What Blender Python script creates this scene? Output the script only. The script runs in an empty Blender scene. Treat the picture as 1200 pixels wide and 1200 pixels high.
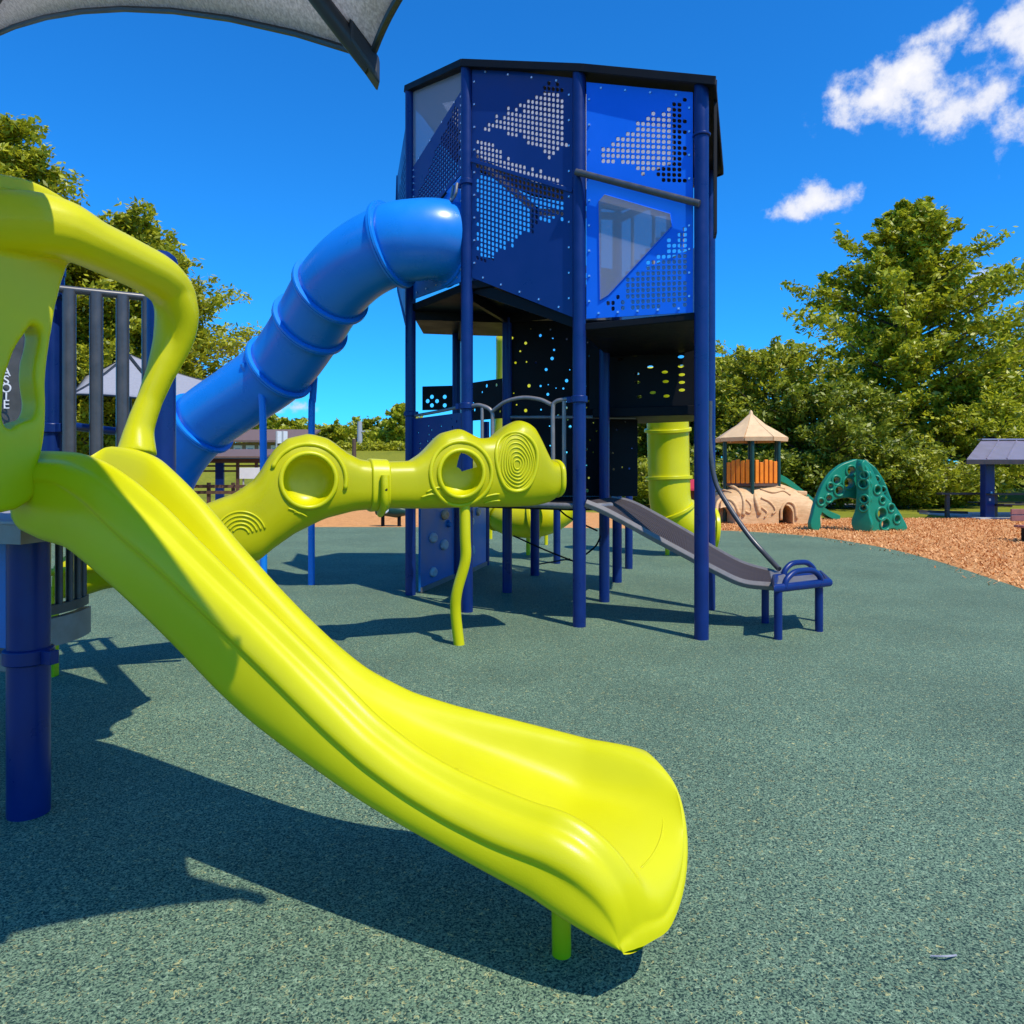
import bpy, bmesh, math, random
import numpy as np
from mathutils import Vector, Matrix, Quaternion
random.seed(7)
RNG = np.random.default_rng(11)
sc = bpy.context.scene
COL = sc.collection

# ------------------------------------------------------------------ camera, sky, sun, exposure
CAM_H, FPX, HOR = 1.5, 850.0, 553.0            # eye height (m), focal length and horizon row of the photograph
cam_d = bpy.data.cameras.new('camera'); cam = bpy.data.objects.new('camera', cam_d); COL.objects.link(cam)
cam.location = (0, 0, CAM_H); cam.rotation_euler = (math.pi/2, 0, 0)
cam_d.sensor_width = 36; cam_d.lens = FPX/1200*36; cam_d.shift_y = (HOR-600)/1200
cam_d.clip_end = 2000; cam_d.clip_start = 0.05
sc.camera = cam
SUN_SHADOW = Vector((-0.40, 0.50, -1.0))        # a point one metre up throws its shadow here
sun_d = bpy.data.lights.new('sun', 'SUN'); sun = bpy.data.objects.new('sun', sun_d); COL.objects.link(sun)
sun_d.energy = 4.0; sun_d.angle = math.radians(0.53); sun_d.color = (1.0, 0.93, 0.80)
sun.rotation_euler = SUN_SHADOW.to_track_quat('-Z', 'Y').to_euler(); sun.location = (8, -10, 20)
to_sun = (-SUN_SHADOW).normalized()
sun_el = math.asin(to_sun.z); sun_rot = math.atan2(to_sun.x, to_sun.y)

world = bpy.data.worlds.new("World"); sc.world = world; world.use_nodes = True
def N(nt, typ, **kw):
    n = nt.nodes.new(typ)
    for k, v in kw.items():
        if k == 'ins':
            for kk, vv in v.items(): n.inputs[kk].default_value = vv
        else: setattr(n, k, v)
    return n
wn = world.node_tree; wn.nodes.clear(); WL = wn.links.new
out = N(wn, 'ShaderNodeOutputWorld'); bg = N(wn, 'ShaderNodeBackground', ins={'Strength': 0.11})
WL(bg.outputs[0], out.inputs[0])
sky = N(wn, 'ShaderNodeTexSky', sky_type='NISHITA'); sky.sun_disc = False
sky.sun_elevation = sun_el; sky.sun_rotation = sun_rot; sky.air_density = 1.0; sky.dust_density = 0.3; sky.ozone_density = 3.0; sky.altitude = 300
tint = N(wn, 'ShaderNodeMix', data_type='RGBA', blend_type='MULTIPLY'); tint.inputs[0].default_value = 1
SKY_TINT = (0.13, 0.94, 1.75, 1)
tint.inputs[7].default_value = SKY_TINT; WL(sky.outputs[0], tint.inputs[6])
tc = N(wn, 'ShaderNodeTexCoord'); nrm = N(wn, 'ShaderNodeVectorMath', operation='NORMALIZE'); WL(tc.outputs['Generated'], nrm.inputs[0])
nz = N(wn, 'ShaderNodeTexNoise', ins={'Scale': 9.0, 'Detail': 9.0, 'Roughness': 0.62}); WL(nrm.outputs[0], nz.inputs['Vector'])
nz2 = N(wn, 'ShaderNodeTexNoise', ins={'Scale': 26.0, 'Detail': 8.0, 'Roughness': 0.6}); WL(nrm.outputs[0], nz2.inputs['Vector'])
def pix_dir(u, v): return Vector(((u-600)/FPX, 1, -(v-HOR)/FPX)).normalized()
def sph(az, el): return Vector((math.sin(math.radians(az))*math.cos(math.radians(el)), math.cos(math.radians(az))*math.cos(math.radians(el)), math.sin(math.radians(el))))
clouds = [(pix_dir(1062, 82), .105, .052, .55), (pix_dir(1030, 112), .06, .026, .3), (pix_dir(1092, 40), .07, .03, .2), (pix_dir(1160, 108), .085, .04, .45), (pix_dir(1205, 130), .06, .05, .2), (pix_dir(950, 240), .084, .036, .1),
          (pix_dir(1150, 330), .05, .035, .3), (pix_dir(1235, 40), .16, .09, .3), (pix_dir(350, 478), .06, .02, .1)]
for az, el, a, b in ((60, 30, .2, .1), (95, 22, .22, .09), (140, 35, .2, .1), (-70, 25, .2, .09), (-110, 33, .22, .1), (185, 20, .25, .08), (-150, 18, .2, .07), (75, 52, .15, .1)):
    clouds.append((sph(az, el), a, b, 0.2))
total = None
for d, a, b, rot in clouds:
    xa = Vector((d.y, -d.x, 0)).normalized(); ya = xa.cross(d).normalized()
    xr = xa*math.cos(rot)+ya*math.sin(rot); yr = ya*math.cos(rot)-xa*math.sin(rot)
    sub = N(wn, 'ShaderNodeVectorMath', operation='SUBTRACT'); WL(nrm.outputs[0], sub.inputs[0]); sub.inputs[1].default_value = d
    d1 = N(wn, 'ShaderNodeVectorMath', operation='DOT_PRODUCT'); WL(sub.outputs[0], d1.inputs[0]); d1.inputs[1].default_value = xr/a
    d2 = N(wn, 'ShaderNodeVectorMath', operation='DOT_PRODUCT'); WL(sub.outputs[0], d2.inputs[0]); d2.inputs[1].default_value = yr/b
    d3 = N(wn, 'ShaderNodeVectorMath', operation='DOT_PRODUCT'); WL(sub.outputs[0], d3.inputs[0]); d3.inputs[1].default_value = d/0.3
    cb = N(wn, 'ShaderNodeCombineXYZ')
    for i, q in enumerate((d1, d2, d3)): WL(q.outputs['Value'], cb.inputs[i])
    ln = N(wn, 'ShaderNodeVectorMath', operation='LENGTH'); WL(cb.outputs[0], ln.inputs[0])
    mr = N(wn, 'ShaderNodeMapRange', ins={1: 0.0, 2: 1.5, 3: 1.0, 4: 0.0}); WL(ln.outputs['Value'], mr.inputs[0])
    if total is None: total = mr.outputs[0]
    else:
        mx = N(wn, 'ShaderNodeMath', operation='MAXIMUM'); WL(total, mx.inputs[0]); WL(mr.outputs[0], mx.inputs[1]); total = mx.outputs[0]
def math2(nt, op, a, b):
    m = N(nt, 'ShaderNodeMath', operation=op)
    for i, x in enumerate((a, b)):
        if isinstance(x, (int, float)): m.inputs[i].default_value = x
        else: nt.links.new(x, m.inputs[i])
    return m.outputs[0]
nsum = math2(wn, 'ADD', math2(wn, 'MULTIPLY', math2(wn, 'SUBTRACT', nz.outputs[0], 0.5), 1.9), math2(wn, 'MULTIPLY', math2(wn, 'SUBTRACT', nz2.outputs[0], 0.5), 0.9))
dens = math2(wn, 'ADD', total, nsum)
gate = N(wn, 'ShaderNodeMapRange', ins={1: 0.02, 2: 0.3, 3: 0.0, 4: 1.0}); WL(total, gate.inputs[0])
cm = N(wn, 'ShaderNodeMapRange', interpolation_type='SMOOTHSTEP', ins={1: 0.52, 2: 0.88, 3: 0.0, 4: 0.97}); WL(dens, cm.inputs[0])
cmask = math2(wn, 'MULTIPLY', cm.outputs[0], gate.outputs[0])
ccol = N(wn, 'ShaderNodeMix', data_type='RGBA'); ccol.inputs[6].default_value = (4.6, 5.2, 7.0, 1); ccol.inputs[7].default_value = (7.8, 7.7, 7.8, 1)
cr = N(wn, 'ShaderNodeMapRange', ins={1: 0.6, 2: 1.1, 3: 0.0, 4: 1.0}); WL(dens, cr.inputs[0]); WL(cr.outputs[0], ccol.inputs[0])
cmix = N(wn, 'ShaderNodeMix', data_type='RGBA'); WL(cmask, cmix.inputs[0]); WL(tint.outputs[2], cmix.inputs[6]); WL(ccol.outputs[2], cmix.inputs[7])
WL(cmix.outputs[2], bg.inputs[0])
sc.view_settings.view_transform = 'Standard'; sc.view_settings.look = 'None'; sc.view_settings.gamma = 1
sc.view_settings.use_curve_mapping = False; sc.view_settings.exposure = 0.28

# ------------------------------------------------------------------ helpers
def at(u, v, Y):            # surveyed point: photo column, photo row, distance from the camera plane
    return Vector(((u-600)/FPX*Y, Y, CAM_H-(v-HOR)/FPX*Y))
def gnd(u, v): return at(u, v, CAM_H*FPX/(v-HOR))
def lerp(a, b, t): return a+(b-a)*t
def cr_path(pts, n=6, closed=False):
    P = [Vector(p) for p in pts]; res = []; m = len(P)
    for i in range(m if closed else m-1):
        p0 = P[i-1] if (i > 0 or closed) else P[0]*2-P[1]
        p1 = P[i]; p2 = P[(i+1) % m]
        p3 = P[(i+2) % m] if (i+2 < m or closed) else P[-1]*2-P[-2]
        for k in range(n):
            t = k/n
            res.append(0.5*((2*p1)+(p2-p0)*t+(2*p0-5*p1+4*p2-p3)*t*t+(3*p1-p0-3*p2+p3)*t**3))
    if not closed: res.append(P[-1].copy())
    return res

class MB:
    def __init__(s): s.v = []; s.f = []
    def add(s, vs, fs):
        o = len(s.v); s.v.extend(Vector(v) for v in vs); s.f.extend([tuple(i+o for i in f) for f in fs]); return s
    def obox(s, c, ax, ay, az):
        c, ax, ay, az = Vector(c), Vector(ax), Vector(ay), Vector(az)
        vs = [c+ax*i+ay*j+az*k for k in (-1, 1) for j in (-1, 1) for i in (-1, 1)]
        return s.add(vs, [(0, 2, 3, 1), (4, 5, 7, 6), (0, 1, 5, 4), (2, 6, 7, 3), (0, 4, 6, 2), (1, 3, 7, 5)])
    def box(s, c, size, rz=0):
        h = Vector(size)/2; ca, sa = math.cos(rz), math.sin(rz)
        return s.obox(c, (h.x*ca, h.x*sa, 0), (-h.y*sa, h.y*ca, 0), (0, 0, h.z))
    def beam(s, p0, p1, w, h, up=(0, 0, 1)):
        p0, p1 = Vector(p0), Vector(p1); d = p1-p0; u = Vector(up)
        sd = d.cross(u).normalized(); u2 = sd.cross(d).normalized()
        return s.obox((p0+p1)/2, d/2, sd*w/2, u2*h/2)
    def rings(s, rings, closed=False, caps=True):
        n = len(rings[0]); vs = [p for r in rings for p in r]; fs = []; m = len(rings)
        for i in range(m if closed else m-1):
            for j in range(n):
                a, b = i*n+j, i*n+(j+1) % n; c, d = ((i+1) % m)*n+(j+1) % n, ((i+1) % m)*n+j
                fs.append((a, b, c, d))
        if caps and not closed: fs.append(tuple(range(n))[::-1]); fs.append(tuple((m-1)*n+j for j in range(n)))
        return s.add(vs, fs)
    def tube(s, pts, r, n=12, closed=False, up=None, ry=None, caps=True):
        P = [Vector(p) for p in pts]; m = len(P)
        R = r if isinstance(r, (list, tuple)) else [r]*m
        RY = (ry if isinstance(ry, (list, tuple)) else [ry]*m) if ry is not None else R
        tang = []
        for i in range(m):
            a = P[i-1] if (i > 0 or closed) else P[i]; b = P[(i+1) % m] if (i < m-1 or closed) else P[i]
            tang.append((b-a).normalized())
        u = Vector(up) if up else (Vector((0, 0, 1)) if abs(tang[0].z) < .9 else Vector((0, 1, 0)))
        rings = []
        for i in range(m):
            t = tang[i]
            if up: u = Vector(up)
            u = (u-t*u.dot(t)).normalized(); w = t.cross(u)
            rings.append([P[i]+u*(R[i]*math.cos(2*math.pi*k/n))+w*(RY[i]*math.sin(2*math.pi*k/n)) for k in range(n)])
        return s.rings(rings, closed, caps)
    def bar(s, p0, p1, r, n=12, r1=None): return s.tube([p0, p1], [r, r1 if r1 is not None else r], n)
    def disc_ring(s, c, nrm_, r, rt, n=40, m=8, ex=None, a=1.0):
        nv = Vector(nrm_).normalized(); x = Vector(ex) if ex else Vector((0, 0, 1)).cross(nv).normalized(); y = nv.cross(x)
        return s.tube([Vector(c)+x*(r*math.cos(2*math.pi*k/n))+y*(r*a*math.sin(2*math.pi*k/n)) for k in range(n)], rt, m, closed=True)
    def prism(s, poly, z0, z1):
        n = len(poly); f0 = z0 if callable(z0) else (lambda x, y: z0); f1 = z1 if callable(z1) else (lambda x, y: z1)
        vs = [(p[0], p[1], f0(p[0], p[1])) for p in poly]+[(p[0], p[1], f1(p[0], p[1])) for p in poly]
        return s.add(vs, [tuple(range(n))[::-1], tuple(range(n, 2*n))]+[(i, (i+1) % n, n+(i+1) % n, n+i) for i in range(n)])
    def slab(s, pts, off):     # polygon in space extruded by a vector
        n = len(pts); off = Vector(off)
        return s.add([Vector(p) for p in pts]+[Vector(p)+off for p in pts], [tuple(range(n))[::-1], tuple(range(n, 2*n))]+[(i, (i+1) % n, n+(i+1) % n, n+i) for i in range(n)])
    def ball(s, c, r, n=10, m=6, sz=1.0):
        c = Vector(c)
        return s.rings([[c+Vector((r*math.sin(math.pi*i/m)*math.cos(2*math.pi*k/n), r*math.sin(math.pi*i/m)*math.sin(2*math.pi*k/n), -r*sz*math.cos(math.pi*i/m))) for k in range(n)] for i in range(m+1)] if False else
                       [[c+Vector((r*math.sin(math.pi*(i+.15)/(m+.3))*math.cos(2*math.pi*k/n), r*math.sin(math.pi*(i+.15)/(m+.3))*math.sin(2*math.pi*k/n), -r*sz*math.cos(math.pi*(i+.15)/(m+.3)))) for k in range(n)] for i in range(m+1)])
    def build(s, name, m, parent=None, smooth=30, bevel=0, seg=2, sub=0, solid=0, norm=True):
        me = bpy.data.meshes.new(name); off = root_loc(parent)
        me.from_pydata([v-off for v in s.v], [], s.f)
        if norm:
            bm = bmesh.new(); bm.from_mesh(me); bmesh.ops.recalc_face_normals(bm, faces=bm.faces); bm.to_mesh(me); bm.free()
        return link(name, me, m, parent, smooth, bevel, seg, sub, solid)
ROOTS = {}
def root_loc(p):
    while p is not None:
        if p.name in ROOTS: return ROOTS[p.name]
        p = p.parent
    return Vector((0, 0, 0))
def link(name, me, m, parent=None, smooth=30, bevel=0, seg=2, sub=0, solid=0):
    o = bpy.data.objects.new(name, me); COL.objects.link(o)
    if m is not None and not me.materials: me.materials.append(m)
    if smooth:
        me.polygons.foreach_set('use_smooth', [True]*len(me.polygons))
        if smooth < 180: me.set_sharp_from_angle(angle=math.radians(smooth))
    if parent is not None: o.parent = parent
    if solid:
        md = o.modifiers.new('solid', 'SOLIDIFY'); md.thickness = solid; md.offset = 0
    if bevel:
        md = o.modifiers.new('bevel', 'BEVEL'); md.width = bevel; md.segments = seg; md.limit_method = 'ANGLE'; md.angle_limit = math.radians(35)
    if sub:
        md = o.modifiers.new('sub', 'SUBSURF'); md.levels = sub; md.render_levels = sub
    return o
def thing(name, label, cat, loc, group=None):
    o = bpy.data.objects.new(name, None); COL.objects.link(o); o.location = loc; o.empty_display_size = .2
    ROOTS[o.name] = Vector(loc); return tag(o, label, cat, group)
def tag(o, label=None, cat=None, group=None, kind=None):
    for k, v in (('label', label), ('category', cat), ('group', group), ('kind', kind)):
        if v: o[k] = v
    return o
def copy_tree(o, loc, label=None):
    r = o.copy(); COL.objects.link(r); r.location = loc
    if label: r['label'] = label
    for ch in o.children:
        c = ch.copy(); COL.objects.link(c); c.parent = r
        for g in ch.children:
            d = g.copy(); COL.objects.link(d); d.parent = c
    return r
def evaluated(o):            # bake the modifiers of a working object into a plain mesh
    dg = bpy.context.evaluated_depsgraph_get()
    return bpy.data.meshes.new_from_object(o.evaluated_get(dg))
def scrap(o):
    bpy.data.objects.remove(o, do_unlink=True)

# ------------------------------------------------------------------ materials
def mat(name, col, rough=.5, metal=0.0, var=0.0, scale=6.0, bump=0.0, bscale=60.0, spec=0.5, coat=0.0, dirt=0.0, col2=None, stretch=None, rvar=0.08):
    m = bpy.data.materials.new(name); m.use_nodes = True; nt = m.node_tree; L = nt.links.new
    b = nt.nodes['Principled BSDF']; b.inputs['Roughness'].default_value = rough; b.inputs['Metallic'].default_value = metal
    b.inputs['Specular IOR Level'].default_value = spec; b.inputs['Coat Weight'].default_value = coat; b.inputs['Coat Roughness'].default_value = .12
    b.inputs['Base Color'].default_value = (*col, 1)
    t = N(nt, 'ShaderNodeTexCoord'); vec = t.outputs['Object']
    if stretch:
        mp = N(nt, 'ShaderNodeMapping'); mp.inputs['Scale'].default_value = stretch; L(vec, mp.inputs[0]); vec = mp.outputs[0]
    n1 = N(nt, 'ShaderNodeTexNoise', ins={'Scale': scale, 'Detail': 6.0, 'Roughness': .6}); L(vec, n1.inputs['Vector'])
    if var or col2:
        mx = N(nt, 'ShaderNodeMix', data_type='RGBA')
        c2 = col2 if col2 else tuple(min(1, c*(1-var)) for c in col); c1 = col if col2 else tuple(min(1, c*(1+var)) for c in col)
        mx.inputs[6].default_value = (*c2, 1); mx.inputs[7].default_value = (*c1, 1)
        mr = N(nt, 'ShaderNodeMapRange', ins={1: .3, 2: .7}); L(n1.outputs[0], mr.inputs[0]); L(mr.outputs[0], mx.inputs[0]); L(mx.outputs[2], b.inputs['Base Color'])
    if rvar:
        mr2 = N(nt, 'ShaderNodeMapRange', ins={1: .3, 2: .7, 3: max(0, rough-rvar), 4: min(1, rough+rvar)}); L(n1.outputs[0], mr2.inputs[0]); L(mr2.outputs[0], b.inputs['Roughness'])
    if bump:
        n2 = N(nt, 'ShaderNodeTexNoise', ins={'Scale': bscale, 'Detail': 4.0}); L(vec, n2.inputs['Vector'])
        bp = N(nt, 'ShaderNodeBump', ins={'Strength': bump, 'Distance': .01}); L(n2.outputs[0], bp.inputs['Height']); L(bp.outputs[0], b.inputs['Normal'])
    return m
M = {}
M['lime'] = mat('lime_plastic', (.60, .57, .002), .35, var=.05, scale=2.2, bump=.05, bscale=220, spec=.35)
def translucent(src, name, f):
    m = M[src].copy(); m.name = name; nt = m.node_tree; b = nt.nodes['Principled BSDF']; t = N(nt, 'ShaderNodeBsdfTranslucent'); mx = N(nt, 'ShaderNodeMixShader', ins={0: f})
    t.inputs[0].default_value = (.75, .72, .01, 1); nt.links.new(b.outputs[0], mx.inputs[1]); nt.links.new(t.outputs[0], mx.inputs[2]); nt.links.new(mx.outputs[0], nt.nodes['Material Output'].inputs[0]); return m
M['lime_thin'] = translucent('lime', 'lime_thin_shell', .22)
M['navy'] = mat('navy_powdercoat', (.004, .022, .135), .33, var=.12, scale=5, spec=.34, bump=.03, bscale=300)
M['navy_panel'] = mat('navy_panel', (.004, .026, .16), .33, var=.08, scale=2, spec=.4)
M['blue_panel'] = mat('blue_panel', (.006, .15, .80), .35, var=.05, scale=2, spec=.4)
M['sky_plastic'] = mat('sky_blue_plastic', (.007, .21, .70), .3, var=.05, scale=2, bump=.03, bscale=200, spec=.5)
M['teal_panel'] = mat('teal_panel', (.008, .15, .46), .4, var=.08, scale=3)
M['black'] = mat('black_steel', (.006, .006, .008), .55, var=.2, scale=4, spec=.18)
M['dark_rib'] = mat('dark_steel', (.02, .025, .035), .38, var=.15, scale=8)
M['steel'] = mat('galvanised_steel', (.25, .235, .23), .45, metal=.45, var=.15, scale=12)
M['bar'] = mat('grey_bar', (.085, .083, .085), .36, metal=.35, var=.15, scale=14)
M['deck'] = mat('deck_vinyl', (.30, .30, .34), .6, var=.1, scale=10, bump=.2, bscale=150)
M['bolt'] = mat('bolt_steel', (.75, .76, .8), .25, metal=.8)
def fabric_mat(name, c, c2, tr, sc_):
    m = bpy.data.materials.new(name); m.use_nodes = True; nt = m.node_tree; nt.nodes.clear(); L = nt.links.new
    o = N(nt, 'ShaderNodeOutputMaterial'); t = N(nt, 'ShaderNodeTexCoord'); nz_ = N(nt, 'ShaderNodeTexNoise', ins={'Scale': sc_, 'Detail': 4., 'Roughness': .7}); L(t.outputs['Object'], nz_.inputs['Vector'])
    mx = N(nt, 'ShaderNodeMix', data_type='RGBA'); mx.inputs[6].default_value = (*c2, 1); mx.inputs[7].default_value = (*c, 1)
    mr = N(nt, 'ShaderNodeMapRange', ins={1: .38, 2: .62}); L(nz_.outputs[0], mr.inputs[0]); L(mr.outputs[0], mx.inputs[0])
    d = N(nt, 'ShaderNodeBsdfDiffuse'); tl = N(nt, 'ShaderNodeBsdfTranslucent'); L(mx.outputs[2], d.inputs[0]); L(mx.outputs[2], tl.inputs[0])
    bp = N(nt, 'ShaderNodeBump', ins={'Strength': .5, 'Distance': .01}); L(nz_.outputs[0], bp.inputs['Height']); L(bp.outputs[0], d.inputs['Normal'])
    ms = N(nt, 'ShaderNodeMixShader', ins={0: tr}); L(d.outputs[0], ms.inputs[1]); L(tl.outputs[0], ms.inputs[2]); L(ms.outputs[0], o.inputs[0]); return m
M['fabric'] = fabric_mat('shade_fabric', (.80, .76, .74), (.50, .475, .46), .6, 110.)
M['added_sheet'] = fabric_mat('added_white_sheet', (.75, .76, .8), (.7, .71, .75), .6, 8.)  # translucent white for the sheet added to brighten the tower's panel holes
M['fabric_far'] = mat('far_shade_fabric', (.30, .30, .335), .9, var=.08, scale=20, bump=.2, bscale=200, spec=.1)
M['rail_grey'] = mat('rail_grey', (.17, .155, .15), .5, metal=.2, var=.15, scale=12)
M['roller'] = mat('roller_dark', (.05, .040, .040), .6, var=.3, scale=25, spec=.25)
M['tan'] = mat('tan_plastic', (.62, .36, .16), .5, var=.1, scale=6)
M['tan_roof'] = mat('tan_roof', (.74, .49, .25), .55, var=.08, scale=6)
M['log'] = mat('carved_tan', (.78, .50, .25), .6, col2=(.60, .34, .14), scale=5, bump=.8, bscale=9, stretch=(1, 1, 3))
M['orange'] = mat('orange_board', (.90, .24, .004), .45, var=.12, scale=5)
M['dkgreen'] = mat('dark_green_steel', (.008, .045, .035), .4, var=.1)
M['green'] = mat('green_plastic', (.006, .21, .115), .38, var=.08, scale=5, spec=.4)
M['metal_roof'] = mat('seamed_roof', (.30, .26, .32), .35, metal=.3, var=.08, scale=3)
M['wood'] = mat('brown_wood', (.10, .055, .035), .7, var=.3, scale=10)
M['redwood'] = mat('red_brown_board', (.30, .11, .09), .6, var=.15, scale=8)
M['table'] = mat('dark_table', (.035, .03, .03), .5, var=.2)
M['white'] = mat('white_paint', (.75, .75, .77), .5, var=.05)
M['winglass'] = mat('window_glass', (.25, .32, .36), .15, var=.1)
M['tanwall'] = mat('tan_wall', (.30, .22, .16), .7, var=.1)
M['brownroof'] = mat('brown_roof', (.16, .10, .08), .7, var=.15)
M['pole'] = mat('pole_grey', (.35, .36, .38), .5)
M['concrete'] = mat('concrete', (.42, .41, .39), .85, var=.12, scale=3, bump=.2)
M['bark'] = mat('bark', (.10, .075, .055), .9, var=.3, scale=8, bump=.8, bscale=25, stretch=(1, 1, .3))
M['hold_tan'] = mat('hold_tan', (.70, .40, .22), .6)
M['hold_grey'] = mat('hold_grey', (.50, .50, .55), .6)
M['red'] = mat('red_plastic', (.5, .03, .05), .45)

def leaf_mat(name, c_dark, c_light, trans=.35):
    m = bpy.data.materials.new(name); m.use_nodes = True; nt = m.node_tree; nt.nodes.clear(); L = nt.links.new
    o = N(nt, 'ShaderNodeOutputMaterial'); g = N(nt, 'ShaderNodeNewGeometry'); cr_ = N(nt, 'ShaderNodeMix', data_type='RGBA')
    cr_.inputs[6].default_value = (*c_dark, 1); cr_.inputs[7].default_value = (*c_light, 1)
    L(g.outputs['Random Per Island'], cr_.inputs[0])
    d = N(nt, 'ShaderNodeBsdfDiffuse'); t = N(nt, 'ShaderNodeBsdfTranslucent'); gl = N(nt, 'ShaderNodeBsdfGlossy', ins={'Roughness': .45, 'Color': (.9, .9, .8, 1)})
    L(cr_.outputs[2], d.inputs[0]); L(cr_.outputs[2], t.inputs[0])
    m1 = N(nt, 'ShaderNodeMixShader', ins={0: trans}); L(d.outputs[0], m1.inputs[1]); L(t.outputs[0], m1.inputs[2])
    m2 = N(nt, 'ShaderNodeMixShader', ins={0: .035}); L(m1.outputs[0], m2.inputs[1]); L(gl.outputs[0], m2.inputs[2])
    L(m2.outputs[0], o.inputs[0]); return m
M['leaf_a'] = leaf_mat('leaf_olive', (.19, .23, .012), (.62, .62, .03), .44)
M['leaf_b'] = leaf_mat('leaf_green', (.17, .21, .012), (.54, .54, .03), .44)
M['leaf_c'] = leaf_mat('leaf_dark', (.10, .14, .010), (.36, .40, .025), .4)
M['leaf_y'] = leaf_mat('leaf_yellow', (.21, .24, .012), (.62, .60, .03), .44)

def poly_mat():        # grey translucent polycarbonate
    m = bpy.data.materials.new('grey_polycarbonate'); m.use_nodes = True; nt = m.node_tree; b = nt.nodes['Principled BSDF']; L = nt.links.new
    b.inputs['Base Color'].default_value = (.42, .42, .50, 1); b.inputs['Roughness'].default_value = .18
    t = N(nt, 'ShaderNodeBsdfTransparent', ins={'Color': (.72, .74, .8, 1)}); mx = N(nt, 'ShaderNodeMixShader', ins={0: .55})
    L(b.outputs[0], mx.inputs[1]); L(t.outputs[0], mx.inputs[2]); L(mx.outputs[0], nt.nodes['Material Output'].inputs[0]); return m
M['poly'] = poly_mat()

def rubber_mat():
    m = bpy.data.materials.new('rubber_granules'); m.use_nodes = True; nt = m.node_tree; b = nt.nodes['Principled BSDF']; L = nt.links.new
    t = N(nt, 'ShaderNodeTexCoord'); v = t.outputs['Object']
    n1 = N(nt, 'ShaderNodeTexNoise', ins={'Scale': 58., 'Detail': 1.0, 'Roughness': .5, 'Distortion': .6}); L(v, n1.inputs['Vector'])
    n2 = N(nt, 'ShaderNodeTexNoise', ins={'Scale': 125., 'Detail': 2., 'Roughness': .6}); L(v, n2.inputs['Vector'])
    ridge = math2(nt, 'ABSOLUTE', math2(nt, 'SUBTRACT', n1.outputs[0], .5), 0)
    rl = N(nt, 'ShaderNodeMapRange', ins={1: .014, 2: .045, 3: 1.0, 4: 0.0}); L(ridge, rl.inputs[0])
    gr = N(nt, 'ShaderNodeMapRange', ins={1: .40, 2: .60}); L(n2.outputs[0], gr.inputs[0])
    base = N(nt, 'ShaderNodeMix', data_type='RGBA'); base.inputs[6].default_value = (.010, .034, .030, 1); base.inputs[7].default_value = (.150, .240, .148, 1); L(gr.outputs[0], base.inputs[0])
    vo = N(nt, 'ShaderNodeTexVoronoi', ins={'Scale': 70.0}); L(v, vo.inputs['Vector']); sep = N(nt, 'ShaderNodeSeparateColor'); L(vo.outputs['Color'], sep.inputs[0])
    lc = N(nt, 'ShaderNodeMix', data_type='RGBA'); lc.inputs[6].default_value = (.27, .38, .24, 1); lc.inputs[7].default_value = (.55, .50, .20, 1)
    pr_ = N(nt, 'ShaderNodeMapRange', ins={1: .72, 2: .95}); L(sep.outputs[0], pr_.inputs[0]); L(pr_.outputs[0], lc.inputs[0])
    mx = N(nt, 'ShaderNodeMix', data_type='RGBA'); L(math2(nt, 'MULTIPLY', rl.outputs[0], math2(nt, 'ADD', math2(nt, 'MULTIPLY', sep.outputs[1], .7), .30)), mx.inputs[0]); L(base.outputs[2], mx.inputs[6]); L(lc.outputs[2], mx.inputs[7])
    big = N(nt, 'ShaderNodeTexNoise', ins={'Scale': .8, 'Detail': 6., 'Roughness': .6}); L(v, big.inputs['Vector'])
    mr = N(nt, 'ShaderNodeMapRange', ins={1: .3, 2: .7, 3: .84, 4: 1.16}); L(big.outputs[0], mr.inputs[0])
    mul = N(nt, 'ShaderNodeMix', data_type='RGBA', blend_type='MULTIPLY', ins={0: 1.0}); L(mx.outputs[2], mul.inputs[6]); L(mr.outputs[0], mul.inputs[7]); L(mul.outputs[2], b.inputs['Base Color'])
    b.inputs['Roughness'].default_value = .8; b.inputs['Specular IOR Level'].default_value = .25
    hs = math2(nt, 'ADD', math2(nt, 'MULTIPLY', rl.outputs[0], .5), n2.outputs[0])
    bp = N(nt, 'ShaderNodeBump', ins={'Strength': .5, 'Distance': .005}); L(hs, bp.inputs['Height']); L(bp.outputs[0], b.inputs['Normal']); return m
M['rubber'] = rubber_mat()

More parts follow.
